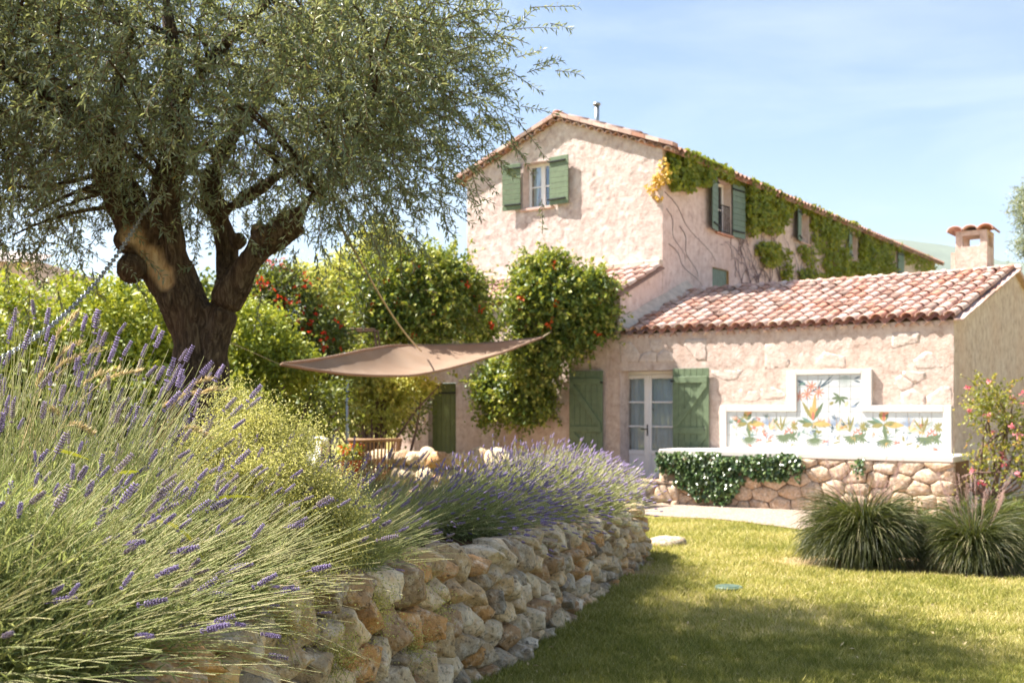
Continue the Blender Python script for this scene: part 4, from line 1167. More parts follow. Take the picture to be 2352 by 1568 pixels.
for k, bx_ in enumerate((fx0 + 0.10, fx0 + 0.10 + pitch, fx0 + 0.10 + 2 * pitch)):
    zb_ = fz0; tall = k == 1; zhi = gz1 - 0.004 if tall else fz1 - 0.004
    q = Print()                                             # large leaves round an orange flower
    x, z = bx_ + 0.33, zb_ + 0.52
    for (a, L, W, c) in ((168, .32, .10, 'green'), (150, .26, .07, 'teal'), (-2, .36, .15, 'ochre'), (190, .22, .12, 'olive'), (12, .22, .10, 'olive'), (-80, .30, .10, 'green'), (-60, .2, .08, 'olive')): q.leaf(x, z - 0.06, a, L, W, c)
    for (a, L, W, c) in ((100, .28, .12, 'ochre'), (70, .26, .11, 'orange'), (120, .42 if tall else .16, .1, 'olive'), (60, .40 if tall else .16, .1, 'green'), (85, .5 if tall else .12, .11, 'ochre'), (88, .18, .08, 'coral')): q.leaf(x, z, a, L, W, c)
    clipx(q, fx0 + .004, fx1 - .004, zhi).build('painted_flower', list(PAL.values()), panel)
    q = Print()                                             # fan palm at the bottom
    for a in range(200, 345, 16): q.leaf(bx_ + .36, zb_ + .20, a, .20, .035, 'green')
    for a in (20, 45, 150): q.leaf(bx_ + .36, zb_ + .2, a, .2, .02, 'teal')
    q.leaf(bx_ + .30, zb_ + .33, 20, .12, .07, 'slate').leaf(bx_ + .27, zb_ + .36, 0, .16, .05, 'pale')
    clipx(q, fx0 + .004, fx1 - .004, zhi).build('painted_palm', list(PAL.values()), panel)
    q = Print()                                             # blue fan, peach leaves, small flowers and bird
    for a in range(40, 150, 12): q.leaf(bx_ + .75, zb_ + .42, a, .22, .02, 'blue')
    for a in (10, 28, 46, 70, 92): q.leaf(bx_ + .78, zb_ + .34, a, .26, .045, 'peach' if a % 4 else 'ochre')
    for a in (0, 40, 120, 160, 200): q.leaf(bx_ + .57, zb_ + .13, a, .07, .025, 'coral')
    q.leaf(bx_ + .70, zb_ + .10, 15, .16, .035, 'olive').leaf(bx_ + .76, zb_ + .28, 250, .13, .03, 'blue').leaf(bx_ + .66, zb_ + .31, 20, .05, .03, 'slate').leaf(bx_ + .72, zb_ + .03, 5, .12, .025, 'pale')
    clipx(q, fx0 + .004, fx1 - .004, zhi).build('painted_spray', list(PAL.values()), panel)
    q = Print()                                             # split leaf and fronds
    for a in range(190, 372, 20): q.leaf(bx_ + 1.06, zb_ + .24, a, .17, .055, 'green' if a % 40 else 'teal')
    for a in (75, 95, 140, 125, 50): q.leaf(bx_ + 1.02, zb_ + .32, a, .30, .05, 'olive' if a % 2 else 'pale')
    for (dx, dz) in ((.11, .30), (.2, .28), (.16, .34)):
        for a in (30, 110, 230): q.leaf(bx_ + 1.0 + dx, zb_ + dz, a, .06, .035, 'coral')
    for a in range(60, 320, 36): q.leaf(bx_ + 1.26, zb_ + .22, a, .12, .045, 'green'); q.leaf(bx_ + 1.28, zb_ + .42, a, .10, .045, 'olive')
    clipx(q, fx0 + .004, fx1 - .004, zhi).build('painted_frond', list(PAL.values()), panel)
    q = Print(); rp_ = np.random.default_rng(160 + k)        # small scattered sprigs
    for _ in range(26):
        sx_, sz_ = bx_ - .05 + rp_.random() * 1.3, zb_ + .03 + rp_.random() * .55; n_ = rp_.integers(2, 6); a0_ = rp_.random() * 360; cl = PN[rp_.integers(len(PN))]
        for j in range(n_): q.leaf(sx_, sz_, a0_ + j * 34, .05 + .07 * rp_.random(), .022, cl)
    clipx(q, fx0 + .004, fx1 - .004, fz1 - .004).build('painted_sprigs', list(PAL.values()), panel)['kind'] = 'stuff'
    if tall:
        q = Print()
        for (cx_, cz_) in ((bx_ + .30, gz1 - .22), (bx_ + .44, gz1 - .33), (bx_ + .22, gz1 - .36), (bx_ + .06, gz1 - .40)):
            for a in range(0, 360, 45): q.leaf(cx_, cz_, a + 10 * cx_, .12, .03, 'coral' if a % 90 else 'orange')
        for (a, L) in ((35, .40), (24, .34), (60, .2), (200, .16)): q.leaf(bx_ + .42, gz1 - .26, a, L, .035, 'slate', 0.1)
        q.leaf(gx0 + .01, gz1 - .10, -30, .2, .09, 'slate').leaf(gx0 + .02, gz1 - .2, 20, .16, .05, 'teal')
        q.leaf(gx1 - .18, gz1 - .62, 40, .2, .035, 'slate').leaf(gx1 - .2, gz1 - .60, 10, .12, .05, 'blue')
        for a in (190, 230, 270, 310, 350, 150): q.leaf(bx_ + .84, gz1 - .42, a, .16, .06, 'green')
        q.leaf(bx_ + .64, gz1 - .56, 30, .1, .08, 'olive').leaf(bx_ + .93, gz1 - .6, 60, .12, .09, 'peach')
        for a in range(200, 340, 14): q.leaf(gx1 - .28, gz1 - .03, a, .22, .018, 'pale')
        for (z_, a) in ((.05, 200), (.16, 160)): q.leaf(gx1 - .02, gz1 - z_, a, .13, .04, 'slate')
        clipx(q, gx0 + .004, gx1 - .004, gz1 - .004).build('painted_blossom', list(PAL.values()), panel)

# rain pipe at the corner
rp = on_x(2203, 1060, X2 + 0.06)
o = MB().tube([(0, 0, 0), (0, 0, 0.95), (0.0, -0.03, 1.0)], 0.04, 10).tube([(0, 0, 0.4), (0, 0, 0.45)], 0.048, 10).build('downpipe', M_ZINC, None, True, tuple(hw(rp[0], 0.12, -0.3)), (0, 0, HA))
tag(o, 'short grey metal downpipe at the corner of the annex by the roses', 'pipe')

# ------------------------------------------------------------------ olive tree
TY = 7.9
tree = empty('olive_tree', at(458, 960, TY), 0, 'old gnarled olive tree with forked trunk standing behind the lavender', 'tree')
T0 = np.array(tree.location)
def tp(px, py, dy=0.0): return at(px, py, TY) + np.array([0, dy, 0])
PXM = TY / F
LIMBS = [
    [(452, 1010, 92), (455, 930, 76), (458, 860, 64), (462, 810, 58), (464, 770, 50), (470, 735, 40), (476, 712, 26)],
    [(455, 800, 46), (440, 735, 50), (408, 672, 54), (374, 612, 54), (340, 562, 50), (314, 520, 47), (292, 475, 46), (264, 410, 40), (240, 350, 34), (205, 290, 28), (150, 235, 24), (80, 190, 20), (-20, 140, 16), (-140, 90, 12)],
    [(418, 660, 26, -.04), (404, 580, 28, -.08), (388, 500, 33, -.08), (384, 430, 36, -.05), (398, 350, 32), (396, 260, 27, .1), (380, 150, 22, .2), (370, 20, 18, .2), (350, -150, 12, .2)],
    [(478, 770, 34, .22), (486, 700, 30, .3), (490, 640, 28, .38), (488, 570, 30, .45), (474, 500, 32, .45), (448, 430, 34, .4), (446, 360, 29, .5), (475, 280, 24, .6), (525, 170, 19, .8), (570, 50, 14, 1.0), (620, -80, 10, 1.2)],
    [(468, 890, 34, -.02), (478, 835, 38, -.02), (493, 775, 36, -.04), (514, 715, 33, -.05), (540, 668, 31, -.06), (568, 622, 30, -.1), (600, 580, 30, -.12), (635, 548, 33, -.14), (668, 525, 29, -.16), (698, 505, 22, -.18), (722, 470, 14, -.2), (760, 425, 12, -.2), (800, 375, 11, -.15), (835, 315, 9, -.1), (860, 240, 8, 0), (905, 160, 7, .1), (960, 90, 5, .1)],
    [(608, 572, 24, -.1), (600, 540, 23, -.1), (606, 516, 20, -.1)],
    [(665, 535, 28, -.16), (690, 532, 27, -.18), (706, 524, 20, -.18)],
    [(240, 350, 26, .05), (232, 270, 20, .1), (250, 160, 16, .2), (270, 40, 12, .3)],
    [(388, 250, 20, .1), (450, 180, 16, 0), (540, 110, 13, -.2), (640, 40, 10, -.3), (740, -40, 8, -.4)],
    [(205, 290, 18), (120, 290, 14, -.3), (20, 300, 11, -.6), (-80, 330, 8, -.8)],
    [(470, 470, 18, .4), (560, 400, 14, .5), (660, 330, 11, .6), (760, 260, 8, .8)],
]
tmb = MB(); limb_pts = []
for L in LIMBS:
    pts = [tp(q[0], q[1], q[3] if len(q) > 3 else 0.0) for q in L]; rad = [q[2] * PXM for q in L]
    P = []; R = []
    for a in range(len(pts) - 1):
        for t in (0, 0.34, 0.67):
            P.append(pts[a] + (pts[a + 1] - pts[a]) * t); R.append(rad[a] + (rad[a + 1] - rad[a]) * t)
    P.append(pts[-1]); R.append(rad[-1])
    for _ in range(2):
        Q = [P[0]] + [(P[k - 1] + 2 * P[k] + P[k + 1]) / 4 for k in range(1, len(P) - 1)] + [P[-1]]; P = Q
    tmb.tube([p - T0 for p in P], R, 14)
    limb_pts += [(p, r) for p, r in zip(P, R)]
for (px, py, r, dy) in ((300, 560, 30, -.1), (520, 540, 20, .3), (616, 600, 12, -.26), (455, 860, 40, -.06), (415, 900, 34, -.1), (500, 905, 40, -.05), (300, 500, 18, -.15)):
    c = tp(px, py, dy) - T0; rr = r * PXM
    tmb.tube([c + np.array([0, 0, -rr]), c + np.array([0, 0, -rr * .5]), c, c + np.array([0, 0, rr * .5]), c + np.array([0, 0, rr])], [rr * .35, rr * .85, rr, rr * .85, rr * .35], 10)
tobj = tmb.build('trunk', M_BARK, tree)
rm = tobj.modifiers.new('remesh', 'REMESH'); rm.mode = 'VOXEL'; rm.voxel_size = 0.017
dg = bpy.context.evaluated_depsgraph_get()
me2 = bpy.data.meshes.new_from_object(tobj.evaluated_get(dg))
tobj.modifiers.clear()
n = len(me2.vertices); co = np.empty(n * 3, np.float32); me2.vertices.foreach_get('co', co); co = co.reshape(-1, 3).astype(float)
no = np.empty(n * 3, np.float32); me2.vertex_normals.foreach_get('vector', no); no = no.reshape(-1, 3)
ed = np.empty(len(me2.edges) * 2, np.int32); me2.edges.foreach_get('vertices', ed); ed = ed.reshape(-1, 2)
for _ in range(4):                                # relax the voxel steps
    acc = np.zeros_like(co); cnt = np.zeros(n)
    np.add.at(acc, ed[:, 0], co[ed[:, 1]]); np.add.at(acc, ed[:, 1], co[ed[:, 0]]); np.add.at(cnt, ed.ravel(), 1)
    co = co * 0.5 + 0.5 * acc / np.maximum(cnt, 1)[:, None]
wp = co + T0
dsp = 0.030 * fbm(wp * np.array([9, 9, 2.2]), 41) + 0.014 * np.abs(fbm(wp * np.array([26, 26, 5]), 43)) * -1.6 + 0.03 * fbm(wp * 3.0, 47)
# the hollow scar and the fissures between the stems
def seg_d(P, a, b):
    ab = b - a; t = np.clip(((P - a) @ ab) / (ab @ ab), 0, 1); return np.linalg.norm(P - (a + t[:, None] * ab), axis=1)
sc1 = seg_d(wp, tp(318, 545, -.22), tp(392, 640, -.22))
bare = np.clip((0.115 - sc1 - 0.05 * fbm(wp * 9, 51)) / 0.03, 0, 1) * (no[:, 1] < 0.1)
bare = np.maximum(bare, 0.6 * np.clip((0.10 - seg_d(wp, tp(600, 512, -.16), tp(612, 508, -.16))) / 0.04, 0, 1))
dsp = dsp * (1 - 0.6 * bare) - 0.03 * bare
for a, b, w, dp in ((tp(345, 520, -.25), tp(428, 690, -.25), .035, .06), (tp(452, 690, -.2), tp(478, 830, -.25), .03, .05), (tp(484, 700, -.15), tp(476, 850, -.25), .03, .08), (tp(606, 585, -.25), tp(620, 615, -.25), .03, .06), (tp(262, 480, -.15), tp(300, 510, -.15), .05, .06), (tp(420, 780, -.3), tp(430, 900, -.3), .03, .04)):
    d_ = seg_d(wp, a, b); dsp -= dp * np.clip(1 - d_ / (w + 0.05), 0, 1)
co = co + no * dsp[:, None]
me2.vertices.foreach_set('co', co.astype(np.float32).ravel())
me2.polygons.foreach_set('use_smooth', np.ones(len(me2.polygons), bool))
a_ = me2.attributes.new('bare', 'FLOAT', 'POINT'); a_.data.foreach_set('value', bare.astype(np.float32))
me2.update(); me2.name = 'trunk'
tobj.data = me2
if not me2.materials: me2.materials.append(M_BARK)
# round burl on the left stem
u_, v_ = np.meshgrid(np.linspace(0, 2 * math.pi, 28, endpoint=False), np.linspace(0.02, math.pi - 0.02, 18), indexing='ij')
S = np.stack([np.cos(u_) * np.sin(v_), np.sin(u_) * np.sin(v_), np.cos(v_)], -1)
S = S * (0.108 * (1 + 0.12 * fbm(S * 2.2 + 3, 61) + 0.05 * fbm(S * 7, 62)))[..., None]
i = np.arange(28 * 18).reshape(28, 18)
Q = np.stack([i[:, :-1], np.roll(i, -1, 0)[:, :-1], np.roll(i, -1, 0)[:, 1:], i[:, 1:]], -1).reshape(-1, 4)
tag(add('burl', mesh('burl', S.reshape(-1, 3), Q, M_BARK, smooth=True), tree, tp(318, 622, -.14) - T0), 'round woody burl bulging from the left stem')
# boughs, twigs and leaves
rng = np.random.default_rng(23)
LP = np.array([p for p, r in limb_pts if r < 0.16]); LPw = np.array([r for p, r in limb_pts if r < 0.16])
CR = [(-2.45, 7.9, 4.5, 2.35, 2.1, 1.6), (-3.6, 7.8, 4.1, 1.5, 1.8, 1.4), (-1.1, 7.9, 4.1, 1.05, 1.5, 1.1), (-2.4, 7.7, 5.1, 1.9, 1.8, .9)]
cen = []
while len(cen) < 230:
    b = CR[rng.choice(4, p=[.42, .28, .18, .12])]
    d = nrm(rng.normal(size=3)); q = np.array(b[:3]) + d * np.array(b[3:6]) * (0.35 + 0.65 * rng.random() ** 0.5)
    ipx, ipy = CX + F * q[0] / q[1], HY - F * (q[2] - CAMZ) / q[1]
    low = np.interp(ipx, [-300, 0, 200, 330, 480, 620, 760, 900, 1040, 1150, 1230], [400, 440, 430, 390, 410, 395, 390, 400, 400, 330, 150])
    right = np.interp(ipy, [-400, 0, 120, 240, 330, 430], [880, 910, 950, 960, 920, 830])
    if ipy > low or ipx > right or q[2] > 5.25: continue
    cen.append(q)
HANG = [(1040, 215), (1000, 280), (960, 320), (930, 375), (985, 230), (900, 400), (870, 350), (840, 390), (800, 400), (760, 430), (1010, 130), (960, 180), (1005, 180), (930, 80), (970, 40), (1050, 240), (1060, 170), (60, 500), (130, 480), (20, 430), (180, 440), (30, 540), (800, 440), (760, 470), (430, 420), (300, 420)]
for k, (a, b) in enumerate(HANG): cen.append(at(a, b, 7.2 + 1.0 * rng.random()))
cen = np.array(cen)
BP = []; BR = []
for c in cen:
    dist = np.linalg.norm(LP - c, axis=1); k = np.argmin(dist + 0.4 * (LP[:, 2] > c[2] + 0.3)); a = LP[k]
    md = (a + c) / 2 + np.array([0, 0, 0.10 * dist[k]]) + rng.normal(size=3) * 0.07 * dist[k]
    t = np.linspace(0, 1, 7)[:, None]
    BP.append((1 - t) ** 2 * a + 2 * t * (1 - t) * md + t ** 2 * c); r0 = min(LPw[k] * 0.6, 0.022)
    BR.append(np.linspace(r0, 0.006, 7))
V, Fq = tubes(np.array(BP), np.array(BR), 5)
add('boughs', mesh('boughs', V - T0, Fq, M_BARK, smooth=True, attrs={'bare': np.zeros(len(V))}), tree)
NT = 8200
ck = np.concatenate([np.repeat(np.arange(len(cen)), 14), rng.integers(0, len(cen), NT)])[:NT]
st = cen[ck] + rng.normal(size=(NT, 3)) * np.array([.28, .28, .26])
cc = np.array([-2.4, 7.9, 4.5])
od = nrm(nrm(st - cen[ck]) * 0.9 + nrm(st - cc) * 0.55 + rng.normal(size=(NT, 3)) * 0.6 + np.array([0, 0, 0.0]))
ln = 0.16 + 0.22 * rng.random(NT)
t = np.linspace(0, 1, 4)
drp = -0.05 + 0.35 * rng.random(NT)
TP = st[:, None] + od[:, None] * (t[None, :, None] * ln[:, None, None]) - np.array([0, 0, 1.0]) * (t ** 2)[None, :, None] * (drp * ln)[:, None, None]
V, Fq = tubes(TP, np.tile(np.array([.004, .003, .0025, .0015]), (NT, 1)), 3)
add('twigs', mesh('twigs', V - T0, Fq, M_BARK, attrs={'bare': np.full(len(V), 0.25)}), tree)
PERT = 22
u = (np.arange(PERT) // 2 * 2 + 1.5) / (PERT + 1); u = np.clip(u[None] + rng.normal(size=(NT, PERT)) * 0.02, 0.03, 1)
pos = st[:, None] + od[:, None] * (u * ln[:, None])[..., None] - np.array([0, 0, 1.0]) * (u ** 2 * (drp * ln)[:, None])[..., None]
tang = nrm(od[:, None] - np.array([0, 0, 2.0]) * (u * drp[:, None])[..., None])
sd0 = nrm(np.cross(od, rng.normal(size=(NT, 3))))[:, None] * np.where(np.arange(PERT) % 2 == 0, 1, -1)[None, :, None]
ph = (np.arange(PERT) // 2 % 2)[None, :, None]
sd1 = np.where(ph == 0, sd0, np.cross(tang, sd0))
ld = tang * 0.75 + sd1 * 0.8 + rng.normal(size=pos.shape) * 0.4
pos = pos.reshape(-1, 3); ld = ld.reshape(-1, 3)
LL = 0.04 + 0.024 * rng.random(len(pos))
V, Ft = leafmesh(pos, ld, np.array([0, 0, 1.0]) + rng.normal(size=pos.shape) * 0.6, LL, LL * 0.12, 0.3, 0.5)
tn = np.repeat(np.clip(np.repeat(rng.random(NT), PERT) * 0.45 + rng.random(len(pos)) * 0.5 + (rng.random(len(pos)) > .985) * .5, 0, 1), 4)
add('crown', mesh('crown', V - T0, Ft, M_OLIVE, tint=tn), tree)

# galvanised chain tied round the trunk
ca, cb_ = tp(362, 505, -.3), at(-60, 850, 4.6)
chain = empty('chain', cb_, 0, 'galvanised steel chain stretched from the olive trunk down to the left', 'chain')
lm = MB(); ring = []
for k in range(14):
    a = 2 * math.pi * k / 14; ring.append((0.012 * math.cos(a), 0, 0.024 * math.sin(a) * 1.05))
lm.tube(ring + [ring[0]], 0.0045, 6, False)
LKM = lm.mesh('link', M_GALV, True)
nl = int(np.linalg.norm(ca - cb_) / 0.038)
for k in range(nl):
    t = (k + 0.5) / nl
    p = cb_ + (ca - cb_) * t - np.array([0, 0, 0.16]) * 4 * t * (1 - t)
    d = Vector((ca - cb_) - np.array([0, 0, 0.16]) * 4 * (1 - 2 * t)).normalized()
    o = add('link', LKM, chain, p - cb_)
    o.rotation_mode = 'QUATERNION'; o.rotation_quaternion = d.to_track_quat('Z', 'Y') @ Vector((0, 0, 1)).rotation_difference(Vector((0, 0, 1))) @ __import__('mathutils').Quaternion((0, 0, 1), (k % 2) * math.pi / 2 + 0.4)
# second turn of chain lying across the stem
p0, p1 = tp(362, 505, -.3), tp(400, 470, -.28)
for k in range(7):
    p = p0 + (p1 - p0) * (k / 7); o = add('link', LKM, chain, p - cb_); o.rotation_mode = 'QUATERNION'
    o.rotation_quaternion = Vector(p1 - p0).to_track_quat('Z', 'Y') @ __import__('mathutils').Quaternion((0, 0, 1), (k % 2) * math.pi / 2 + 0.4)

# ------------------------------------------------------------------ lavender
rng = np.random.default_rng(29)
def spike_mesh(seed):
    r = np.random.default_rng(seed); Vs = []; Fs = []; T = []; off = 0
    nw = 8
    oct_ = np.array([(1, 0, 0), (0, 1, 0), (-1, 0, 0), (0, -1, 0), (0, 0, 1.0), (0, 0, -1.0)])
    of = np.array([(0, 1, 4), (1, 2, 4), (2, 3, 4), (3, 0, 4), (1, 0, 5), (2, 1, 5), (3, 2, 5), (0, 3, 5)])
    zs = list(np.linspace(0.16, 0.97, nw)) + ([-0.12] if seed % 2 else [])
    for w, z in enumerate(zs):
        rad = 0.105 * (0.75 + 0.5 * math.sin(math.pi * min(max(z, 0.1), .97) ** 0.8)) * (0.85 + 0.3 * r.random())
        for k in range(7):
            a = 2 * math.pi * (k + 0.5 * (w % 2)) / 7 + r.normal() * 0.15
            ax = np.array([math.cos(a) * 0.8, math.sin(a) * 0.8, 0.65 + 0.2 * r.normal()]); ax /= np.linalg.norm(ax)
            sx = np.cross(ax, (0, 0, 1)); sx /= np.linalg.norm(sx); sy = np.cross(ax, sx)
            c = np.array([math.cos(a) * rad * 0.6, math.sin(a) * rad * 0.6, z])
            M3 = np.stack([sx * 0.036, sy * 0.036, ax * 0.075])
            Vs.append(c + oct_ @ M3); Fs.append(of + off); off += 6
            T += list(np.clip(np.array([.35, .35, .35, .35, .95, .1]) + r.normal() * 0.2, 0, 1))
    th = np.arange(4) * math.pi / 2
    core = np.array([(0.02 * math.cos(q), 0.02 * math.sin(q), z) for z in (-0.2, 1.0) for q in th])
    Vs.append(core); Fc = np.array([(k, (k + 1) % 4, 4 + (k + 1) % 4, 4 + k) for k in range(4)]) + off; T += [0.0] * 8
    return mesh('flower_spike', np.concatenate(Vs), [np.concatenate(Fs), Fc], M_SPIKE, tint=np.array(T))
SPK = [spike_mesh(k) for k in range(5)]

def far_spikes(tip, d, L, R, rng, rings=9, n=4):
    N_ = len(tip)
    t = np.linspace(0, 1, rings); prof = np.where(np.arange(rings) % 2 == 1, 1.0, 0.55) * (0.6 + 0.5 * np.sin(math.pi * np.clip(t + .12, 0, 1))); prof[-1] = 0.15
    P = tip[:, None] + d[:, None] * (t[None, :, None] * L[:, None, None])
    V, Fq = tubes(P, R[:, None] * prof[None] * (0.8 + 0.4 * rng.random((N_, rings))), n)
    tn = np.repeat((np.where(np.arange(rings) % 2 == 1, .75, .25)[None] * (0.6 + 0.6 * rng.random((N_, 1)))).reshape(-1), n)
    return V, Fq, np.clip(tn + 0.12 * rng.normal(size=len(tn)), 0, 1)

def lavender(label, cx, cy, rx, ry, ns, ln, lean, spread, up, nobj, mound, rad=0.0016, spl=0.055, curve=0.25, nleaf=500, per=16, frac=0.2, rnd=0.26):
    z0 = float(bed_z(np.array(cx), np.array(cy)))
    root = empty('lavender', (cx, cy, z0), 0, label, 'lavender', 'lavender along the stone wall'); o3 = np.array([cx, cy, z0])
    a = rng.random(ns) * 2 * math.pi; q = np.sqrt(rng.random(ns))
    bx, by = cx + np.cos(a) * q * rx, cy + np.sin(a) * q * ry
    b = np.stack([bx, by, bed_z(bx, by) + mound * 0.45 * (1 - q * 0.6)], -1)
    out = np.stack([np.cos(a) * q, np.sin(a) * q, np.zeros(ns)], -1)
    d = nrm(out * spread + np.array(lean) + np.array([0, 0, up]) + rng.normal(size=(ns, 3)) * rnd)
    L = ln * (0.62 + 0.5 * rng.random(ns))
    bend = np.array(lean) * curve * (0.5 + rng.random(ns))[:, None] - np.array([0, 0, 1.0]) * (0.10 + 0.22 * rng.random(ns))[:, None] * curve * 2
    t = np.linspace(0, 1, 7)
    P = b[:, None] + d[:, None] * (t[None, :, None] * L[:, None, None]) + bend[:, None] * (t ** 2)[None, :, None] * L[:, None, None]
    R = np.linspace(1.25, 0.8, 7)[None] * rad * (0.8 + 0.5 * rng.random((ns, 1)))
    V, Fq = tubes(P, R, 3)
    tn = np.repeat(np.clip(rng.random(ns) * 0.75 + 0.1, 0, 1), 21) + np.tile(np.repeat(t * 0.2, 3), ns)
    add('stems', mesh('stems', V - o3, Fq, M_LAVST, tint=np.clip(tn, 0, 1), smooth=True), root)
    # narrow leaves low on the plant
    bl = [(cx, cy, z0 + mound * 0.35, rx * 1.05, ry * 1.05, mound * 0.75)]
    Vl, Fl, tl = foliage(rng, bl, nleaf, per, 0.045, 0.05, 0.0027, -0.5, 0.45, 0.3, 2.6, 7)
    # short leaves on the lower stems
    k = rng.integers(0, ns, nleaf * 5); tt_ = rng.random(len(k)) * 0.55
    pp_ = b[k] + d[k] * (tt_ * L[k])[:, None] + bend[k] * (tt_ ** 2 * L[k])[:, None]
    dd = d[k] + rng.normal(size=(len(k), 3)) * 0.5
    LL = 0.03 + 0.03 * rng.random(len(k))
    V2, F2 = leafmesh(pp_, dd, rng.normal(size=(len(k), 3)) + np.array([0, 0, 1.0]), LL, LL * 0.07)
    Vj, Fj = join((Vl, Fl), (V2, F2))
    add('leaves', mesh('leaves', Vj - o3, Fj, M_LAVLF, tint=np.concatenate([tl, np.repeat(rng.random(len(k)), 4)])), root)
    tip = P[:, -1]; td = nrm(P[:, -1] - P[:, -2])
    fl = rng.random(ns) < frac
    ids = np.nonzero(fl)[0]; rng.shuffle(ids)
    near = ids[:nobj]; rest = ids[nobj:]
    for j in near:
        s_ = spl * (0.7 + 0.6 * rng.random())
        o = add('flower_spike', SPK[rng.integers(5)], root, tip[j] - o3 - td[j] * 0.004)
        qq = Vector(td[j] + rng.normal(size=3) * 0.08).to_track_quat('Z', 'Y'); o.rotation_mode = 'QUATERNION'; o.rotation_quaternion = qq
        w_ = s_ * (0.9 + 0.3 * rng.random()); o.scale = (w_, w_, s_)
    if len(rest):
        Vs, Fs, ts = far_spikes(tip[rest], td[rest], spl * (0.6 + 0.6 * rng.random(len(rest))), 0.0062 + 0.002 * rng.random(len(rest)), rng)
        o = add('flowers', mesh('flowers', Vs - o3, Fs, M_SPIKE, tint=ts), root); o['kind'] = 'stuff'
    return root

lavender('lavender sweeping to the right in the bottom left corner, pale stems over the wall', -1.52, 2.95, 0.42, 0.45, 2100, 0.52, (0.36, -0.05, 0), 0.5, 0.8, 120, 0.42, 0.0010, 0.06, 0.35, 2400, 16, .05, .42)
lavender('lavender with large bright purple spikes above the lowest visible wall stones', -1.40, 3.8, 0.40, 0.5, 2000, 0.52, (0.36, -0.12, 0), 0.5, 0.85, 130, 0.40, 0.0010, 0.06, 0.32, 2400, 16, .06, .42)
lavender('tall upright lavender at the left edge, spikes rising before the hedge', -1.95, 4.2, 0.42, 0.5, 760, 0.84, (0.2, 0.0, 0), 0.35, 1.0, 190, 0.38, 0.0011, 0.066, 0.12, 1300, 16, .24, .2)
lavender('upright lavender with spikes standing before the olive trunk', -1.65, 5.1, 0.6, 0.5, 760, 0.56, (0.22, 0.0, 0), 0.4, 1.0, 190, 0.30, 0.0011, 0.062, 0.12, 1300, 16, .24, .24)
lavender('lavender mixed with yellow bedstraw above the middle of the wall', -1.12, 5.3, 0.42, 0.6, 1200, 0.46, (0.4, -0.1, 0), 0.5, 0.75, 110, 0.30, 0.0011, 0.055, 0.25, 1500, 16, .1, .34)
lavender('lavender right of the olive trunk with thin stems before the shade sail', -1.05, 6.8, 0.5, 0.6, 420, 0.52, (0.3, -0.05, 0), 0.5, 0.8, 100, 0.16, 0.0015, 0.06, 0.2, 800, 16, .22, .3)
lavender('shaded deep violet lavender mound, nearest of the row towards the house', -0.42, 7.8, 0.40, 0.6, 900, 0.44, (0.5, -0.15, 0), 0.6, 0.5, 0, 0.26, 0.0016, 0.05, 0.3, 900, 16, .5, .34)
lavender('dense violet lavender mound in the middle of the far row', -0.08, 9.1, 0.45, 0.6, 1000, 0.52, (0.5, -0.1, 0), 0.6, 0.6, 0, 0.30, 0.0018, 0.05, 0.28, 900, 16, .6, .34)
lavender('violet lavender leaning over the wall before the left green shutter', 0.34, 10.2, 0.5, 0.6, 1000, 0.62, (0.35, -0.1, 0), 0.6, 0.75, 0, 0.36, 0.002, 0.05, 0.22, 900, 16, .6, .28)
lavender('sunlit lavender at the far end of the stone wall before the white door', 0.58, 11.2, 0.48, 0.5, 1000, 0.56, (0.22, -0.1, 0), 0.6, 0.85, 0, 0.38, 0.0022, 0.05, 0.2, 900, 16, .55, .26)

# ------------------------------------------------------------------ bedstraw: froth of tiny yellow-green flowers
def bedstraw(label, blobs, n, nst, seed):
    r = np.random.default_rng(seed); o3 = np.array(blobs[0][:3]) - np.array([0, 0, blobs[0][5]])
    root = empty('bedstraw', o3, 0, label, 'wildflower', 'bedstraw on the bed edge')
    c, nn, kk = blob_pts(r, blobs, nst, 0.8, 0.5, 3.0, seed)
    B = np.array([b[:6] for b in blobs])
    base = B[kk, :3] - np.stack([0.3 * B[kk, 3] + 0 * c[:, 0], 0 * c[:, 0], B[kk, 5] * 0.9], -1) + r.normal(size=c.shape) * 0.05
    t = np.linspace(0, 1, 5)
    md = (base + c) / 2 + r.normal(size=c.shape) * 0.05 + np.array([0, 0, .03])
    P = (1 - t)[None, :, None] ** 2 * base[:, None] + 2 * (t * (1 - t))[None, :, None] * md[:, None] + (t ** 2)[None, :, None] * c[:, None]
    V, Fq = tubes(P, np.full((nst, 5), 0.0011), 3)
    add('stems', mesh('stems', V - o3, Fq, M_FROTH, tint=np.full(len(V), 0.1)), root)
    k = r.integers(0, nst, n)
    pos = c[k] + r.normal(size=(n, 3)) * 0.05
    LL = 0.006 + 0.006 * r.random(n)
    V, Ft = leafmesh(pos, r.normal(size=(n, 3)), r.normal(size=(n, 3)) + np.array([0, 0, .6]), LL, LL * 0.42)
    add('florets', mesh('florets', V - o3, Ft, M_FROTH, tint=np.repeat(np.clip(0.25 + 0.4 * r.random(n) + 0.3 * r.random(nst)[k], 0, 1), 4)), root)
def bl(px, py, Y, rx, ry, rz): p = at(px, py, Y); return (p[0], p[1], p[2], rx, ry, rz)
bedstraw('pale yellow bedstraw froth between the upright lavender and the shaded mound', [bl(600, 985, 4.9, .20, .2, .13), bl(650, 1085, 4.8, .24, .2, .14), bl(540, 930, 5.0, .10, .12, .10), bl(740, 1120, 4.9, .18, .14, .12), bl(500, 1020, 4.7, .18, .15, .12), bl(570, 1090, 4.5, .2, .15, .12), bl(700, 1010, 5.1, .12, .12, .08), bl(790, 1190, 4.9, .14, .12, .10)], 30000, 1000, 71)
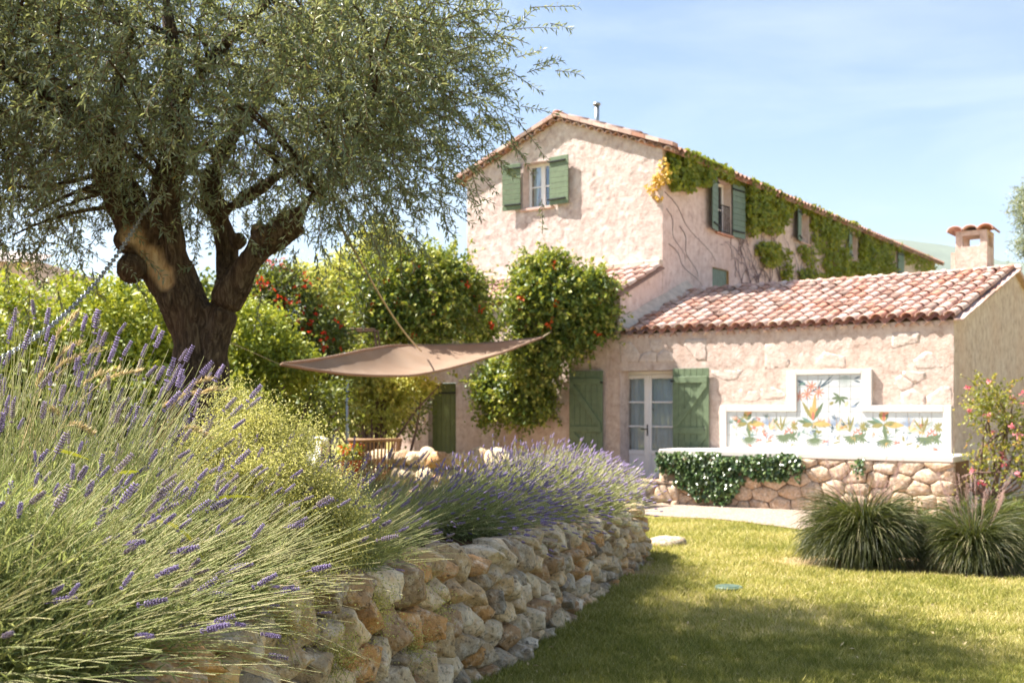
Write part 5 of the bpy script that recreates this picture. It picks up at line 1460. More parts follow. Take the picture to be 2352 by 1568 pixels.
bedstraw('bedstraw hanging below the bright lavender at the top of the wall', [bl(620, 1190, 4.6, .22, .2, .14), bl(760, 1260, 4.8, .2, .2, .12), bl(690, 1330, 4.4, .14, .12, .09), bl(460, 1120, 4.4, .16, .14, .10)], 16000, 420, 72)
bedstraw('thin bedstraw straggling down over the cream stones in the middle of the wall', [bl(900, 1320, 5.45, .16, .09, .12), bl(985, 1400, 5.65, .11, .06, .09), bl(840, 1400, 4.95, .14, .08, .12)], 9000, 260, 73)
bedstraw('wispy bedstraw over the lowest stones at the bottom of the wall', [bl(760, 1500, 4.45, .13, .05, .09), bl(930, 1490, 5.25, .10, .05, .08), bl(640, 1420, 4.1, .1, .1, .06)], 5000, 170, 74)

# dry oat-like grasses and yellow blades among the lavender
def seedgrass(label, px, py, Y, hpx, hpy, n, seed):
    r = np.random.default_rng(seed); a = at(px, py, Y); e = at(hpx, hpy, Y)
    root = empty('wild_grass', a, 0, label, 'grass', 'dry grass heads in the lavender')
    t = np.linspace(0, 1, 9)
    end = (e - a)[None] + r.normal(size=(n, 3)) * 0.09
    P = end[:, None] * t[None, :, None] + np.array([0, 0, 1.0]) * (0.12 * np.sin(t * math.pi))[None, :, None]
    V, Fq = tubes(P, np.full((n, 9), .0012), 3)
    k = r.integers(0, n, 46 * n); u = 0.6 + 0.4 * r.random(len(k))
    pos = np.stack([[np.interp(u[j], t, P[k[j], :, c]) for c in range(3)] for j in range(len(k))])
    d = nrm(end[k]) + r.normal(size=pos.shape) * 0.25
    LL = 0.022 + 0.014 * r.random(len(k))
    V2, F2 = leafmesh(pos, d, r.normal(size=pos.shape), LL, LL * 0.09)
    Vj, Fj = join((V, Fq), (V2, F2))
    add('seed_head', mesh('seed_head', Vj, Fj, M_DRYGR, tint=np.full(len(Vj), .5) + .4 * r.normal(size=len(Vj)).clip(-1, 1)), root)
seedgrass('dry grass head rising at the left edge among upright lavender', 40, 1060, 4.0, 130, 790, 4, 81)
seedgrass('arching dry grass head in the middle of the upright lavender', 60, 1120, 3.9, 205, 915, 5, 82)
seedgrass('arching dry grass head below the olive trunk', 330, 1100, 4.4, 480, 935, 5, 83)
yb = empty('yellow_grass', at(200, 1250, 3.3), 0, 'scattered yellowing grass blades lying among the sweeping lavender stems', 'grass')
o3 = np.array(yb.location); P = []
for (x0, y0, x1, y1, x2, y2, Y) in ((120, 1030, 170, 1040, 205, 1055, 3.6), (360, 1195, 430, 1200, 470, 1290, 3.3), (270, 1085, 300, 1083, 320, 1082, 3.5), (10, 1130, 12, 1200, 14, 1310, 3.0), (200, 1215, 185, 1250, 172, 1270, 3.2), (60, 1125, 90, 1120, 112, 1140, 3.2), (480, 1150, 540, 1130, 590, 1145, 3.9)):
    a, m_, e = at(x0, y0, Y), at(x1, y1, Y), at(x2, y2, Y); t = np.linspace(0, 1, 7)[:, None]
    P.append((1 - t) ** 2 * a + 2 * t * (1 - t) * m_ + t ** 2 * e)
P = np.array(P); Wd = np.tile(np.array([.003, .005, .006, .006, .005, .003, .0006]), (len(P), 1))
V, Fq = ribbons(P, Wd, np.array([0, 1.0, 0.2]))
add('blades', mesh('blades', V - o3, Fq, M_YELLOWGR, tint=rng.random(len(V))), yb)

# ------------------------------------------------------------------ lawn blades
rng = np.random.default_rng(37)
NB = 235000
Yb = 1 / (1 / 17.5 + rng.random(NB * 2) * (1 / 5.6 - 1 / 17.5))
Xb = (rng.random(NB * 2) * (2352 + 420 - 1080) + 1080 - CX) / F * Yb
wx = np.interp(Yb, W_BOT[:WN, 1], W_BOT[:WN, 0])
loc = (np.stack([Xb, Yb], -1) - HO[:2]); lx = loc @ E1[:2]; ly = loc @ E2[:2]
pathy = -3.0 - 0.25 * lx - 0.06 * (lx - 3) ** 2 * (lx > 3) + 0.12 * np.sin(lx * 2.3)
from_earth = earth_f(Xb, Yb) > 0.45
pat = fbm(np.stack([Xb * 1.3, Yb * 1.3, 0 * Xb], -1), 91)
ok = (Xb > wx + 0.02) & (ly < pathy - 0.02 + 0.1 * rng.normal(size=len(Xb))) & ~(from_earth & (rng.random(len(Xb)) > .06)) & (rng.random(len(Xb)) < np.clip(1.0 - 1.1 * np.clip(pat - 0.15, 0, 1), .2, 1))
Xb, Yb, pat = Xb[ok][:NB], Yb[ok][:NB], pat[ok][:NB]; n = len(Xb)
clump = fbm(np.stack([Xb * 7, Yb * 7, 0 * Xb], -1), 93)
b = np.stack([Xb, Yb, lawn_z(Yb) - 0.004], -1)
h = (0.030 + 0.030 * rng.random(n)) * (1 + 0.5 * clump)
an = rng.random(n) * 2 * math.pi
w = (0.0022 + 0.0018 * rng.random(n)) * (0.7 + Yb / 12)
sx = np.stack([np.cos(an), np.sin(an), 0 * an], -1) * w[:, None]
ln_ = rng.normal(size=(n, 2)) * 0.65
tip = b + np.concatenate([ln_ * h[:, None], h[:, None]], 1)
V = np.stack([b - sx, b + sx, tip], 1).reshape(-1, 3)
tn = np.clip(0.42 + 0.25 * rng.normal(size=n) + 0.55 * np.clip(pat, -.3, 1) - 0.2 * clump, 0, 1)
o = add('lawn_grass', mesh('lawn_grass', V, np.arange(3 * n).reshape(-1, 3), M_GRASS, tint=np.repeat(tn, 3)))
tag(o, 'short mown grass of the sunlit lawn with dry patches', 'grass', None, 'stuff')

nw_ = 1500                                           # taller weeds and seedlings
k = rng.integers(0, n, nw_); pos = np.repeat(b[k], 7, 0) + rng.normal(size=(nw_ * 7, 3)) * np.array([.018, .018, .003]); LL = .035 + .045 * rng.random(nw_ * 7)
V, Ft = leafmesh(pos, rng.normal(size=pos.shape) * .55 + np.array([0, 0, .8]), rng.normal(size=pos.shape), LL, LL * .07)
tag(add('lawn_weeds', mesh('lawn_weeds', V, Ft, M_GRASS, tint=np.repeat(np.clip(rng.random(len(pos)) * .6, 0, 1), 4))), 'taller green blades and weeds scattered through the lawn', 'weeds', None, 'stuff')
k = rng.integers(0, n, 900); pos = b[k] + np.array([0, 0, .035]) * rng.random((900, 1)); LL = .025 + .03 * rng.random(900)
V, Ft = leafmesh(pos, rng.normal(size=pos.shape) * np.array([1, 1, .15]), np.array([0, 0, 1.0]) + rng.normal(size=pos.shape) * .3, LL, LL * .2)
tag(add('fallen_leaves', mesh('fallen_leaves', V, Ft, M_DRYGR, tint=np.repeat(rng.random(900), 4))), 'dry fallen olive leaves scattered on the lawn', 'leaves', None, 'stuff')

# ------------------------------------------------------------------ fountain grasses
def tuft(label, x, y, R, H, n, seed):
    r = np.random.default_rng(seed); z = float(lawn_z(np.array(y)))
    root = empty('fountain_grass', (x, y, z), 0, label, 'ornamental grass', 'fountain grasses beside the lawn')
    a = r.random(n) * 2 * math.pi; q = r.random(n) ** 0.8
    P = np.zeros((n, 10, 3)); P[:, 0] = np.stack([np.cos(a) * q * 0.24 * R / .5, np.sin(a) * q * 0.24 * R / .5, 0 * a], -1)
    a2 = a + r.normal(size=n) * 0.35
    e0 = np.radians(88 - 40 * q ** 1.6 + 4 * r.normal(size=n)); L = H * (1.45 - 0.62 * q) * (0.75 + 0.4 * r.random(n)); e1_ = np.radians(-15 - 75 * q + 18 * r.normal(size=n))
    for k in range(9):
        t = (k + 0.5) / 9; e = e0 + (np.maximum(e1_, -1.5) - e0) * t ** 1.6
        P[:, k + 1] = P[:, k] + np.stack([np.cos(a2) * np.cos(e), np.sin(a2) * np.cos(e), np.sin(e)], -1) * (L / 9)[:, None]
    P[..., 2] = np.maximum(P[..., 2], 0.012 + 0.02 * r.random((n, 1)))
    W = np.array([.5, .8, 1, 1, 1, .95, .85, .7, .45, .08])[None] * (0.0026 + 0.0022 * r.random((n, 1)))
    V, Fq = ribbons(P, W, r.normal(size=(n, 1, 3)) * 0.8 + np.array([0, 0, 1.0]))
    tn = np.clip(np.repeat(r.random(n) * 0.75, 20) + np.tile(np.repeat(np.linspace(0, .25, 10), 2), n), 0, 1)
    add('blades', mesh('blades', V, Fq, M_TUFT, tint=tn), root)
    return root, r
t1, r1 = tuft('large dark fountain grass tuft on bare earth, left of the two', 3.76, 11.4, 0.41, 0.76, 6500, 101)
t2, r2 = tuft('fountain grass tuft with pinkish plumes at the right edge of the lawn', 4.72, 10.9, 0.33, 0.58, 4600, 102)
t3, r3 = tuft('fountain grass half hidden behind the two tufts at the right edge', 5.40, 12.3, 0.42, 0.7, 2200, 103)
def plumes(root, r, n, H):
    a = r.random(n) * 2 * math.pi; d = nrm(np.stack([np.cos(a) * .35, np.sin(a) * .35, 0 * a + 1], -1)); L = H * (0.85 + 0.4 * r.random(n)); t = np.linspace(0, 1, 5)
    P = d[:, None] * (t[None, :, None] * L[:, None, None]); V, Fq = tubes(P, np.full((n, 5), .0016), 3)
    k = np.repeat(np.arange(n), 90); u = 0.86 + 0.16 * r.random(len(k)); pos = d[k] * (u * L[k])[:, None] + r.normal(size=(len(k), 3)) * .007
    V2, F2 = leafmesh(pos, d[k] + r.normal(size=(len(k), 3)) * .6, r.normal(size=(len(k), 3)), np.full(len(k), .02), np.full(len(k), .0012))
    Vj, Fj = join((V, Fq), (V2, F2)); add('plumes', mesh('plumes', Vj, Fj, M_PINKGR, tint=r.random(len(Vj))), root)
plumes(t1, r1, 26, 0.98); plumes(t2, r2, 30, 0.88)
# low green plants behind them
sh = empty('ground_shrub', (6.0, 13.2, -0.1), 0, 'low grey green shrub behind the fountain grasses at the right edge', 'shrub')
V, Fl, tt = foliage(rng, [(0, 0, .22, .9, .5, .3), (1.0, .3, .2, .8, .5, .3), (-.9, .6, .15, .6, .4, .22)], 500, 16, .08, .05, .011, 0)
add('foliage', mesh('foliage', V, Fl, M_REDSH, tint=tt), sh)

# irrigation lid and loose rock on the lawn
o = MB().tube([(0, 0, -0.03), (0, 0, 0.028), (0, 0, 0.036)], [0.125, 0.125, 0.115], 28).tube([(0, 0, 0.0365), (0, 0, 0.041)], [0.09, 0.088], 24).build('valve_lid', M_LID, None, False, (1.95, 9.6, float(lawn_z(np.array(9.6))) + 0.01))
tag(o, 'round green plastic irrigation valve lid in the lawn', 'lid')
u_, v_ = np.meshgrid(np.linspace(0, 2 * math.pi, 30, endpoint=False), np.linspace(0.02, math.pi - 0.02, 16), indexing='ij')
S = np.stack([np.cos(u_) * np.sin(v_), np.sin(u_) * np.sin(v_), np.cos(v_)], -1)
S2 = S * (1 + 0.22 * fbm(S * 1.6 + 9, 63) + 0.06 * fbm(S * 6, 64))[..., None] * np.array([.25, .2, .11])
i = np.arange(30 * 16).reshape(30, 16); QS = np.stack([i[:, :-1], np.roll(i, -1, 0)[:, :-1], np.roll(i, -1, 0)[:, 1:], i[:, 1:]], -1).reshape(-1, 4)
o = add('boulder', mesh('boulder', S2.reshape(-1, 3), QS, M_DRY, smooth=True), None, (1.95, 13.4, -0.12))
tag(o, 'flat pale boulder lying on the lawn at the far end of the stone wall', 'boulder')

# ------------------------------------------------------------------ shrubs and climbers behind
def shrub(name, label, cat, blobs, mat, ncl, per, csz, L, W, nspray=0, slen=0.4, group=None, seed=1, shell=0.32, lump=0.25, droop=.2, trunk=True, fr=2.2):
    r = np.random.default_rng(seed); B = blobs[0]; zb_ = 0.05
    o3 = np.array([B[0], B[1], zb_]); root = empty(name, o3, 0, label, cat, group)
    V, Fl, tt = foliage(r, blobs, ncl, per, csz, L, W, droop, shell, lump, fr, seed)
    ps = [(V, Fl)]; ts = [tt]; st = []
    if nspray:
        V2, F2, t2, SV, SF = sprays(r, blobs, nspray, slen, 16, L, W, .3, seed); ps.append((V2, F2)); ts.append(t2); st.append((SV, SF))
    Vj, Fj = join(*ps); add('crown', mesh('crown', Vj - o3, Fj, mat, tint=np.concatenate(ts)), root)
    if trunk:
        P = []
        for b in blobs:
            for k in range(4):
                e = np.array(b[:3]) + r.normal(size=3) * np.array(b[3:6]) * 0.35; s0 = o3 + r.normal(size=3) * np.array([.12, .1, 0]); t = np.linspace(0, 1, 5)[:, None]
                P.append(s0 + (e - s0) * t + np.sin(t * math.pi) * r.normal(size=3) * .15)
        st.append(tubes(np.array(P), np.tile(np.linspace(.035, .01, 5), (len(P), 1)), 5))
    if st:
        Vs, Fs = join(*st); add('stems', mesh('stems', Vs - o3, Fs, M_STEM_WOOD), root)['kind'] = 'stuff'
    return root, o3, r
def blossoms(root, o3, r, blobs, n, size, mat, per=6, face=True, name='blossoms'):
    c, nn, _ = blob_pts(r, blobs, n * 3, 0.10, 0.25, 2.2, 1)
    k = np.nonzero(nn[:, 1] < 0.25)[0][:n] if face else np.arange(n); c = c[k]; nn = nn[k]; n = len(c)
    pos = np.repeat(c + nn * 0.06, per, 0) + r.normal(size=(n * per, 3)) * size * .25
    d = np.repeat(nn, per, 0) * .5 + r.normal(size=(n * per, 3)); LL = size * (0.7 + .5 * r.random(n * per))
    V, Ft = leafmesh(pos, d, np.repeat(nn, per, 0) + r.normal(size=(n * per, 3)) * .5, LL, LL * .33)
    add(name, mesh(name, V - o3, Ft, mat, tint=np.repeat(r.random(n * per), 4)), root)

hb = [bl(110, 785, 13.2, 2.0, 1.2, .78), bl(-250, 810, 13.5, 1.6, 1.2, .75), bl(330, 800, 13.6, 1.1, 1.0, .8), bl(120, 900, 13, 2.4, 1.2, .7)]
shrub('hedge', 'broad domed bright green hedge behind the olive trunk on the left', 'hedge', hb, M_HEDGE, 2300, 24, .10, .085, .022, 260, .18, seed=111, lump=.18)
hb = [bl(565, 800, 14.8, .68, .7, .64), bl(645, 840, 14.8, .5, .6, .42), bl(520, 900, 14.6, .9, .7, .55)]
shrub('hedge', 'rounded yellow green bush sloping down right of the olive trunk', 'hedge', hb, M_HEDGE, 1000, 24, .08, .07, .018, 120, .2, seed=112, lump=.15)
rb_ = [bl(655, 725, 18.5, .7, .6, .8), bl(620, 660, 18.8, .48, .5, .45), bl(725, 790, 18.4, .55, .5, .6), bl(640, 880, 18.4, .9, .6, .6)]
R_, o3, r_ = shrub('flowering_shrub', 'dark shrub covered in small red and orange blossoms', 'shrub', rb_, M_REDSH, 850, 22, .09, .08, .024, 90, .35, seed=113)
blossoms(R_, o3, r_, rb_[:3], 190, .055, M_RED)
yt = [bl(850, 640, 25, .95, .9, .9), bl(880, 575, 25, .5, .5, .65), bl(790, 690, 25, .8, .8, .8), bl(750, 650, 25.5, .45, .5, .5), bl(690, 640, 26, .45, .4, .35), bl(800, 820, 25, 1.4, .8, 1.2)]
shrub('deciduous_tree', 'loose yellow green tree behind the red flowered shrub', 'tree', yt, M_YTREE, 1250, 20, .14, .10, .03, 200, .5, seed=114, shell=.45, lump=.35)
tc_ = [bl(890, 700, 20.5, .55, .5, .75), bl(1000, 640, 21, .75, .6, .45), bl(1065, 690, 21.4, .4, .4, .5), bl(950, 735, 20.6, .85, .5, .5), bl(1095, 755, 22.4, .4, .25, .3), bl(930, 640, 20.8, .5, .4, .4), bl(860, 640, 20.8, .3, .3, .3)]
R_, o3, r_ = shrub('trumpet_vine', 'climbing trumpet vine with orange flowers behind the shade sail, left of the roofed wall', 'climber', tc_, M_TRUMP, 1250, 22, .12, .10, .032, 520, .55, 'trumpet vines on the house front', 115, .4, .6, .3, False, 3.0)
blossoms(R_, o3, r_, tc_, 22, .11, M_ORANGE, 7)
tr_ = [bl(1270, 690, 22.3, .85, .6, .6), bl(1350, 720, 22.4, .5, .5, .65), bl(1240, 640, 22.4, .5, .45, .45), bl(1228, 780, 22.6, .45, .4, .6), bl(1275, 775, 22.6, .55, .5, .5), bl(1360, 660, 22.4, .4, .4, .3), bl(1155, 900, 23.7, .65, .35, .7), bl(1212, 905, 23.3, .5, .35, .7), bl(1275, 610, 22.6, .25, .25, .3), bl(1130, 880, 24.0, .3, .2, .3), bl(1228, 845, 22.9, .42, .35, .45)]
R_, o3, r_ = shrub('trumpet_vine', 'big trumpet vine climbing over the wall between sail and left green shutter', 'climber', tr_, M_TRUMP, 2000, 22, .12, .10, .032, 650, .36, 'trumpet vines on the house front', 116, .4, .6, .3, False, 3.0)
blossoms(R_, o3, r_, tr_[:3], 13, .11, M_ORANGE, 7)
jb = [bl(880, 925, 18.5, .42, .35, .5), bl(930, 885, 18.7, .55, .35, .18), bl(840, 880, 18.5, .25, .3, .15)]
shrub('jasmine', 'sunlit yellow green climber on the post under the shade sail', 'climber', jb, M_YTREE, 300, 20, .08, .07, .022, 60, .25, seed=117)
db = [bl(600, 930, 15.8, 1.5, .6, .55), bl(760, 920, 22.5, 1.3, .5, .8), bl(900, 930, 23.5, .8, .5, .75), bl(700, 890, 21.5, 1.0, .5, .7), bl(200, 960, 12.2, 2.4, .6, .45)]
shrub('undergrowth', 'dark low shrubs in the shade under the hedge and sail', 'shrub', db, M_REDSH, 1100, 20, .11, .08, .025, 60, .3, seed=118)
kb = [bl(330, 790, 19, 1.5, 1.1, 1.05), bl(470, 780, 20, 1.2, 1.1, 1.15), bl(540, 860, 19.5, 1.2, 1.0, 1.1), bl(150, 860, 18, 1.6, 1, 1.0)]  # shrubs added behind the hedge so the space below the sail darkens
shrub('shade_shrub', 'dark shrubs added behind the hedge to shade the terrace under the sail', 'shrub', kb, M_REDSH, 1500, 24, .15, .11, .035, 120, .4, seed=121)
# pale olive and stone building beyond the annex, neighbour roof on the left
shrub('olive_tree', 'pale olive tree top beyond the chimney at the right edge', 'tree', [bl(2395, 475, 32, .7, .8, .7), bl(2375, 560, 32, .35, .4, .5)], M_OLIVE, 420, 22, .16, .12, .016, 80, .4, seed=119)
nb = empty('neighbour_house', at(2400, 900, 30), HA, 'pale stone building just visible at the right edge beyond the annex', 'building')
MB().box(-.2, 5, 0, 4, -1.5, 5.3).build('wall', M_WALLSTONE, nb); MB().poly([(-.5, -.3, 5.2), (5, -.3, 5.2), (5, 2, 6.1), (-.5, 2, 6.1)], [(0, 1, 2, 3)]).build('roof', M_TILEBED, nb)
nb = empty('neighbour_house', at(-60, 900, 30), 0, 'grey roofed house showing above the hedge at the left edge', 'building')
MB().box(-3.5, 1.6, 0, 5, -1.5, 3.75).build('wall', M_SIDE, nb); MB().poly([(-4, -.4, 3.72), (2.0, -.4, 3.60), (1.2, 2.5, 4.2), (-4, 2.5, 4.7)], [(0, 1, 2, 3)]).build('roof', simple('grey_tiles', lin(168, 156, 150), .9, .2, 6, .3), nb)

# ------------------------------------------------------------------ creeper on the side wall
def on_wall(ells, n, place, r, thick):
    w = np.array([e[2] * e[3] * (e[4] if len(e) > 4 else 1) for e in ells]); w = w / w.sum()
    k = r.choice(len(ells), n, p=w); E_ = np.array([e[:4] for e in ells])
    a = r.random(n) * 2 * math.pi; q = np.sqrt(r.random(n)) * (1 + .2 * np.sin(a * 3 + k))
    x = E_[k, 0] + np.cos(a) * q * E_[k, 2]; y = E_[k, 1] + np.sin(a) * q * E_[k, 3]
    return np.array([place(x[j], y[j]) for j in range(n)])
r = np.random.default_rng(131)
crp = empty('creeper', hw(X1, G, 0), HA, 'green creeper hanging under the eaves along the long side of the farmhouse', 'climber')
CO = np.array([X1, G, 0])
ELL = [(1585, 375, 58, 60, 1.3), (1555, 350, 30, 30), (1640, 375, 45, 45), (1690, 400, 50, 40), (1820, 450, 60, 22), (1900, 490, 60, 22), (1560, 420, 26, 20), (1735, 460, 25, 45), (1735, 428, 40, 35), (1720, 475, 22, 60), (1760, 500, 50, 32), (1850, 560, 20, 50, .7), (1960, 590, 40, 45), (2040, 600, 18, 40), (2085, 590, 30, 16), (1795, 465, 40, 25), (1835, 470, 35, 14), (1885, 505, 32, 35), (1905, 550, 28, 45), (1945, 530, 45, 22), (1990, 560, 40, 25), (1980, 600, 28, 40), (1925, 610, 40, 30), (2015, 600, 20, 40), (2050, 565, 30, 12), (2120, 605, 22, 20), (1770, 585, 28, 28, .8), (1745, 570, 16, 14), (1850, 630, 22, 16), (1800, 625, 14, 22, .7), (1900, 635, 25, 12)]
P = on_wall(ELL, 26000, lambda x, y: on_x(x, y, X1), r, .1)
P[:, 2] = np.minimum(P[:, 2], ez + .0 + 0.09 * r.random(len(P)))
P = P[~(((P[:, 1] > 4.05) & (P[:, 1] < 6.22) & (P[:, 2] > 5.86) & (P[:, 2] < 7.26)) | ((P[:, 1] > 9.65) & (P[:, 1] < 11.1) & (P[:, 2] > 6.3) & (P[:, 2] < 7.24)) | ((P[:, 1] > 14.15) & (P[:, 1] < 15.5) & (P[:, 2] > 6.3) & (P[:, 2] < 7.22)) | ((P[:, 1] > 19.25) & (P[:, 1] < 20.65) & (P[:, 2] > 6.3) & (P[:, 2] < 7.22)))]
P[:, 0] += .03 + (.14 + .14 * (fbm(P * 3.0, 19) > 0)) * r.random(len(P)) ** 1.4
LL = .07 + .06 * r.random(len(P))
V, Ft = leafmesh(P, r.normal(size=P.shape) * .5 + np.array([.3, 0, -.8]), np.array([.9, -.2, .4]) + r.normal(size=P.shape) * .35, LL, LL * .48, .2)
add('foliage', mesh('foliage', V - CO, Ft, M_CREEP, tint=np.repeat(np.clip(r.random(len(P)) * .75 + .25 * fbm(P * 1.5, 7), 0, 1), 4)), crp)
yl = on_wall([(1530, 395, 14, 30), (1518, 415, 16, 14), (1502, 432, 14, 10), (1512, 455, 14, 6)], 160, lambda x, y: on_y(x, y, G), r, .1)
yl[:, 1] -= .04 + .05 * r.random(len(yl)); LL = .07 + .04 * r.random(len(yl))
V, Ft = leafmesh(yl, r.normal(size=yl.shape) * .6 + np.array([-.5, 0, -.5]), np.array([0, -1, .4]) + r.normal(size=yl.shape) * .3, LL, LL * .4)
add('yellow_sprigs', mesh('yellow_sprigs', V - CO, Ft, M_CREEPY, tint=np.repeat(r.random(len(yl)), 4)), crp)
# bare stems
P = []
starts = [(1700, 650), (1740, 655), (1790, 655), (1830, 650), (1870, 648), (1720, 650), (1765, 652), (1900, 645)]
for k in range(95):
    s0 = starts[k % len(starts)] if k < 24 else (1675 + r.random() * 215, 545 + r.random() * 105)
    p = np.array(on_x(s0[0], s0[1], X1)[1:]); ang = math.radians(90 + r.normal() * 45); row = []
    stp = .10 + .10 * r.random() if k < 24 else .05 + .06 * r.random()
    for _ in range(10):
        row.append((X1 + .03 + .02 * r.random(), p[0], p[1])); ang += r.normal() * .35; p = p + np.array([math.cos(ang), math.sin(ang) * .9]) * stp
    P.append(row)
for (xa, ya, xb, yb_) in ((1525, 440, 1640, 600), (1560, 520, 1600, 640), (1535, 560, 1610, 660), (1530, 480, 1570, 600)):
    t = np.linspace(0, 1, 10); P.append([tuple(on_x(xa + (xb - xa) * q + 6 * math.sin(q * 9), ya + (yb_ - ya) * q, X1) + np.array([.015, 0, 0])) for q in t])
P = np.array(P); V, Fq = tubes(P, np.tile(np.linspace(.013, .005, 10), (len(P), 1)) * np.where(np.arange(len(P)) < 24, 1.0, .7)[:, None], 4)
add('bare_stems', mesh('bare_stems', V - CO, Fq, simple('creeper_stem', lin(118, 104, 108), .9, .25, 20, .2, .1)), crp)
# ivy over the planter
ivy = empty('ivy', hw(LX0, PY, -.25), HA, 'glossy dark ivy hanging over the left half of the planter wall', 'climber'); IO = np.array([LX0, PY, -.25])
ELL = [(1570, 1062, 54, 26), (1640, 1065, 60, 30), (1640, 1105, 62, 38), (1665, 1125, 36, 26), (1730, 1064, 60, 25), (1800, 1062, 44, 22), (1775, 1085, 40, 20), (1600, 1095, 45, 28), (1535, 1050, 22, 16), (1840, 1070, 10, 30, .5), (1978, 1070, 12, 22, .6)]
P = on_wall(ELL, 5200, lambda x, y: on_y(x, y, PY), r, .1)
P[:, 1] -= .05 + .13 * r.random(len(P)); P[:, 2] = np.minimum(P[:, 2], LZ - .05 + .05 * r.random(len(P)))
P[:, 0] = np.maximum(P[:, 0], LX0 - .08)
LL = .05 + .035 * r.random(len(P))
V, Ft = leafmesh(P, r.normal(size=P.shape) * .5 + np.array([0, -.3, -.8]), np.array([-.25, -.9, .5]) + r.normal(size=P.shape) * .35, LL, LL * .45, .15)
add('foliage', mesh('foliage', V - IO, Ft, M_IVY, tint=np.repeat(r.random(len(P)), 4)), ivy)
P = np.array([[(x0_ + .25 * q * s_ + .03 * math.sin(q * 6), PY - .05, LZ - .12 - q * .55) for q in np.linspace(0, 1, 6)] for x0_, s_ in ((LX0 + .3, 1), (LX0 + .9, .4), (LX0 + 1.4, -.5), (LX0 + 2.0, .5))])
V, Fq = tubes(P, np.full(P.shape[:2], .01), 4); add('stems', mesh('stems', V - IO, Fq, M_STEM_WOOD), ivy)

# roses against the annex gable
ro = [bl(2270, 930, 17.4, .38, .3, .42), bl(2330, 980, 17.2, .35, .3, .5), bl(2260, 1060, 17.2, .25, .25, .35), bl(2350, 1080, 17, .3, .3, .3)]
R_, o3, r_ = shrub('rose_bush', 'climbing rose with pink blooms at the corner of the annex', 'rose', ro, M_ROSELF, 210, 12, .09, .06, .02, 50, .4, seed=141, shell=.6)
blossoms(R_, o3, r_, ro, 22, .06, M_PINK, 12)

# ------------------------------------------------------------------ shade sail, ropes, post, arch
fe = [(646, 838, 12.8), (760, 856, 13.8), (860, 864, 14.9), (960, 862, 16.1), (1050, 842, 17.4), (1150, 812, 18.9), (1246, 774, 20.4)]
be = [(650, 836, 12.85), (740, 824, 14.6), (840, 803, 16.8), (905, 793, 19.0), (1000, 793, 20.0), (1120, 789, 20.6), (1244, 775, 20.5)]
A = np.array([at(*p) for p in fe]); Bk = np.array([at(*p) for p in be])
tS = np.linspace(0, 1, 7); ti = np.linspace(0, 1, 49)
def sm(M):
    M2 = np.stack([np.interp(ti, tS, M[:, c]) for c in range(3)], -1)
    for _ in range(6): M2[1:-1] = (M2[:-2] + 2 * M2[1:-1] + M2[2:]) / 4
    return M2
A = sm(A); Bk = sm(Bk); vv = np.linspace(0, 1, 17)
G3 = A[:, None] + (Bk - A)[:, None] * vv[None, :, None]
G3[..., 2] -= (0.16 * np.sin(vv * math.pi)[None] * np.sin(ti * math.pi)[:, None]) + 0.012 * fbm(G3 * 2.5, 77)
SO = at(950, 860, 17.5); sail = empty('shade_sail', SO, 0, 'brown woven shade sail stretched across the terrace', 'shade sail')
i = np.arange(49 * 17).reshape(49, 17)
add('cloth', mesh('cloth', G3.reshape(-1, 3) - SO, np.stack([i[:-1, :-1], i[1:, :-1], i[1:, 1:], i[:-1, 1:]], -1).reshape(-1, 4), M_SAIL, smooth=True), sail)
hem = MB()
for E_ in (G3[:, 0], G3[:, -1]): hem.tube([tuple(p - SO) for p in E_[::2]], .022, 6)
hem.build('hem', M_SAIL, sail, True)
MB().tube([tuple(at(646, 838, 12.8) - SO), tuple(at(560, 800, 10.8) - SO), tuple(at(470, 760, 8.1) - SO)], .003, 6).build('corner_rope', M_ROPE, sail)
MB().tube([tuple(at(1246, 774, 20.4) - SO), tuple(at(1268, 760, 22.2) - SO)], .012, 6).build('corner_rope', M_ROPE, sail)
ra, rb2 = at(772, 500, 8.0), at(968, 806, 18.8)
o = MB().tube([tuple((rb2 - ra) * t - np.array([0, 0, .12 * math.sin(t * math.pi)])) for t in np.linspace(0, 1, 14)], .013, 6).build('rope', M_ROPE, None, True, tuple(ra))
tag(o, 'taut rope running from the olive branch down to the middle of the shade sail', 'rope')
pz = at(798, 870, 18.0)
o = MB().tube([(0, 0, 0), (0, 0, pz[2] - .1)], 0.03, 10).build('sail_post', M_ZINC, None, True, (pz[0], pz[1], .1)); tag(o, 'pale slim post under the left part of the shade sail', 'post')
ao = at(800, 960, 18.6); ao[2] = .1
arch = empty('garden_arch', ao, 0, 'rusty metal garden arch overgrown beside the red flowered shrub', 'arch')
for dy_ in (0, .5):
    MB().tube([(-.40, dy_, 0), (-.40, dy_, 2.1), (-.36, dy_, 2.5), (-.2, dy_, 2.78), (.05, dy_, 2.86), (.45, dy_, 2.86), (.5, dy_, 2.5), (.5, dy_, 0)], .022, 8).build('hoop', simple('rust', lin(110, 84, 66), .8, .3, 20, .3), arch, True)
for z_ in (1.0, 1.6, 2.2): MB().tube([(-.40, 0, z_), (-.40, .5, z_)], .014, 6).build('rung', MATS['rust'], arch)

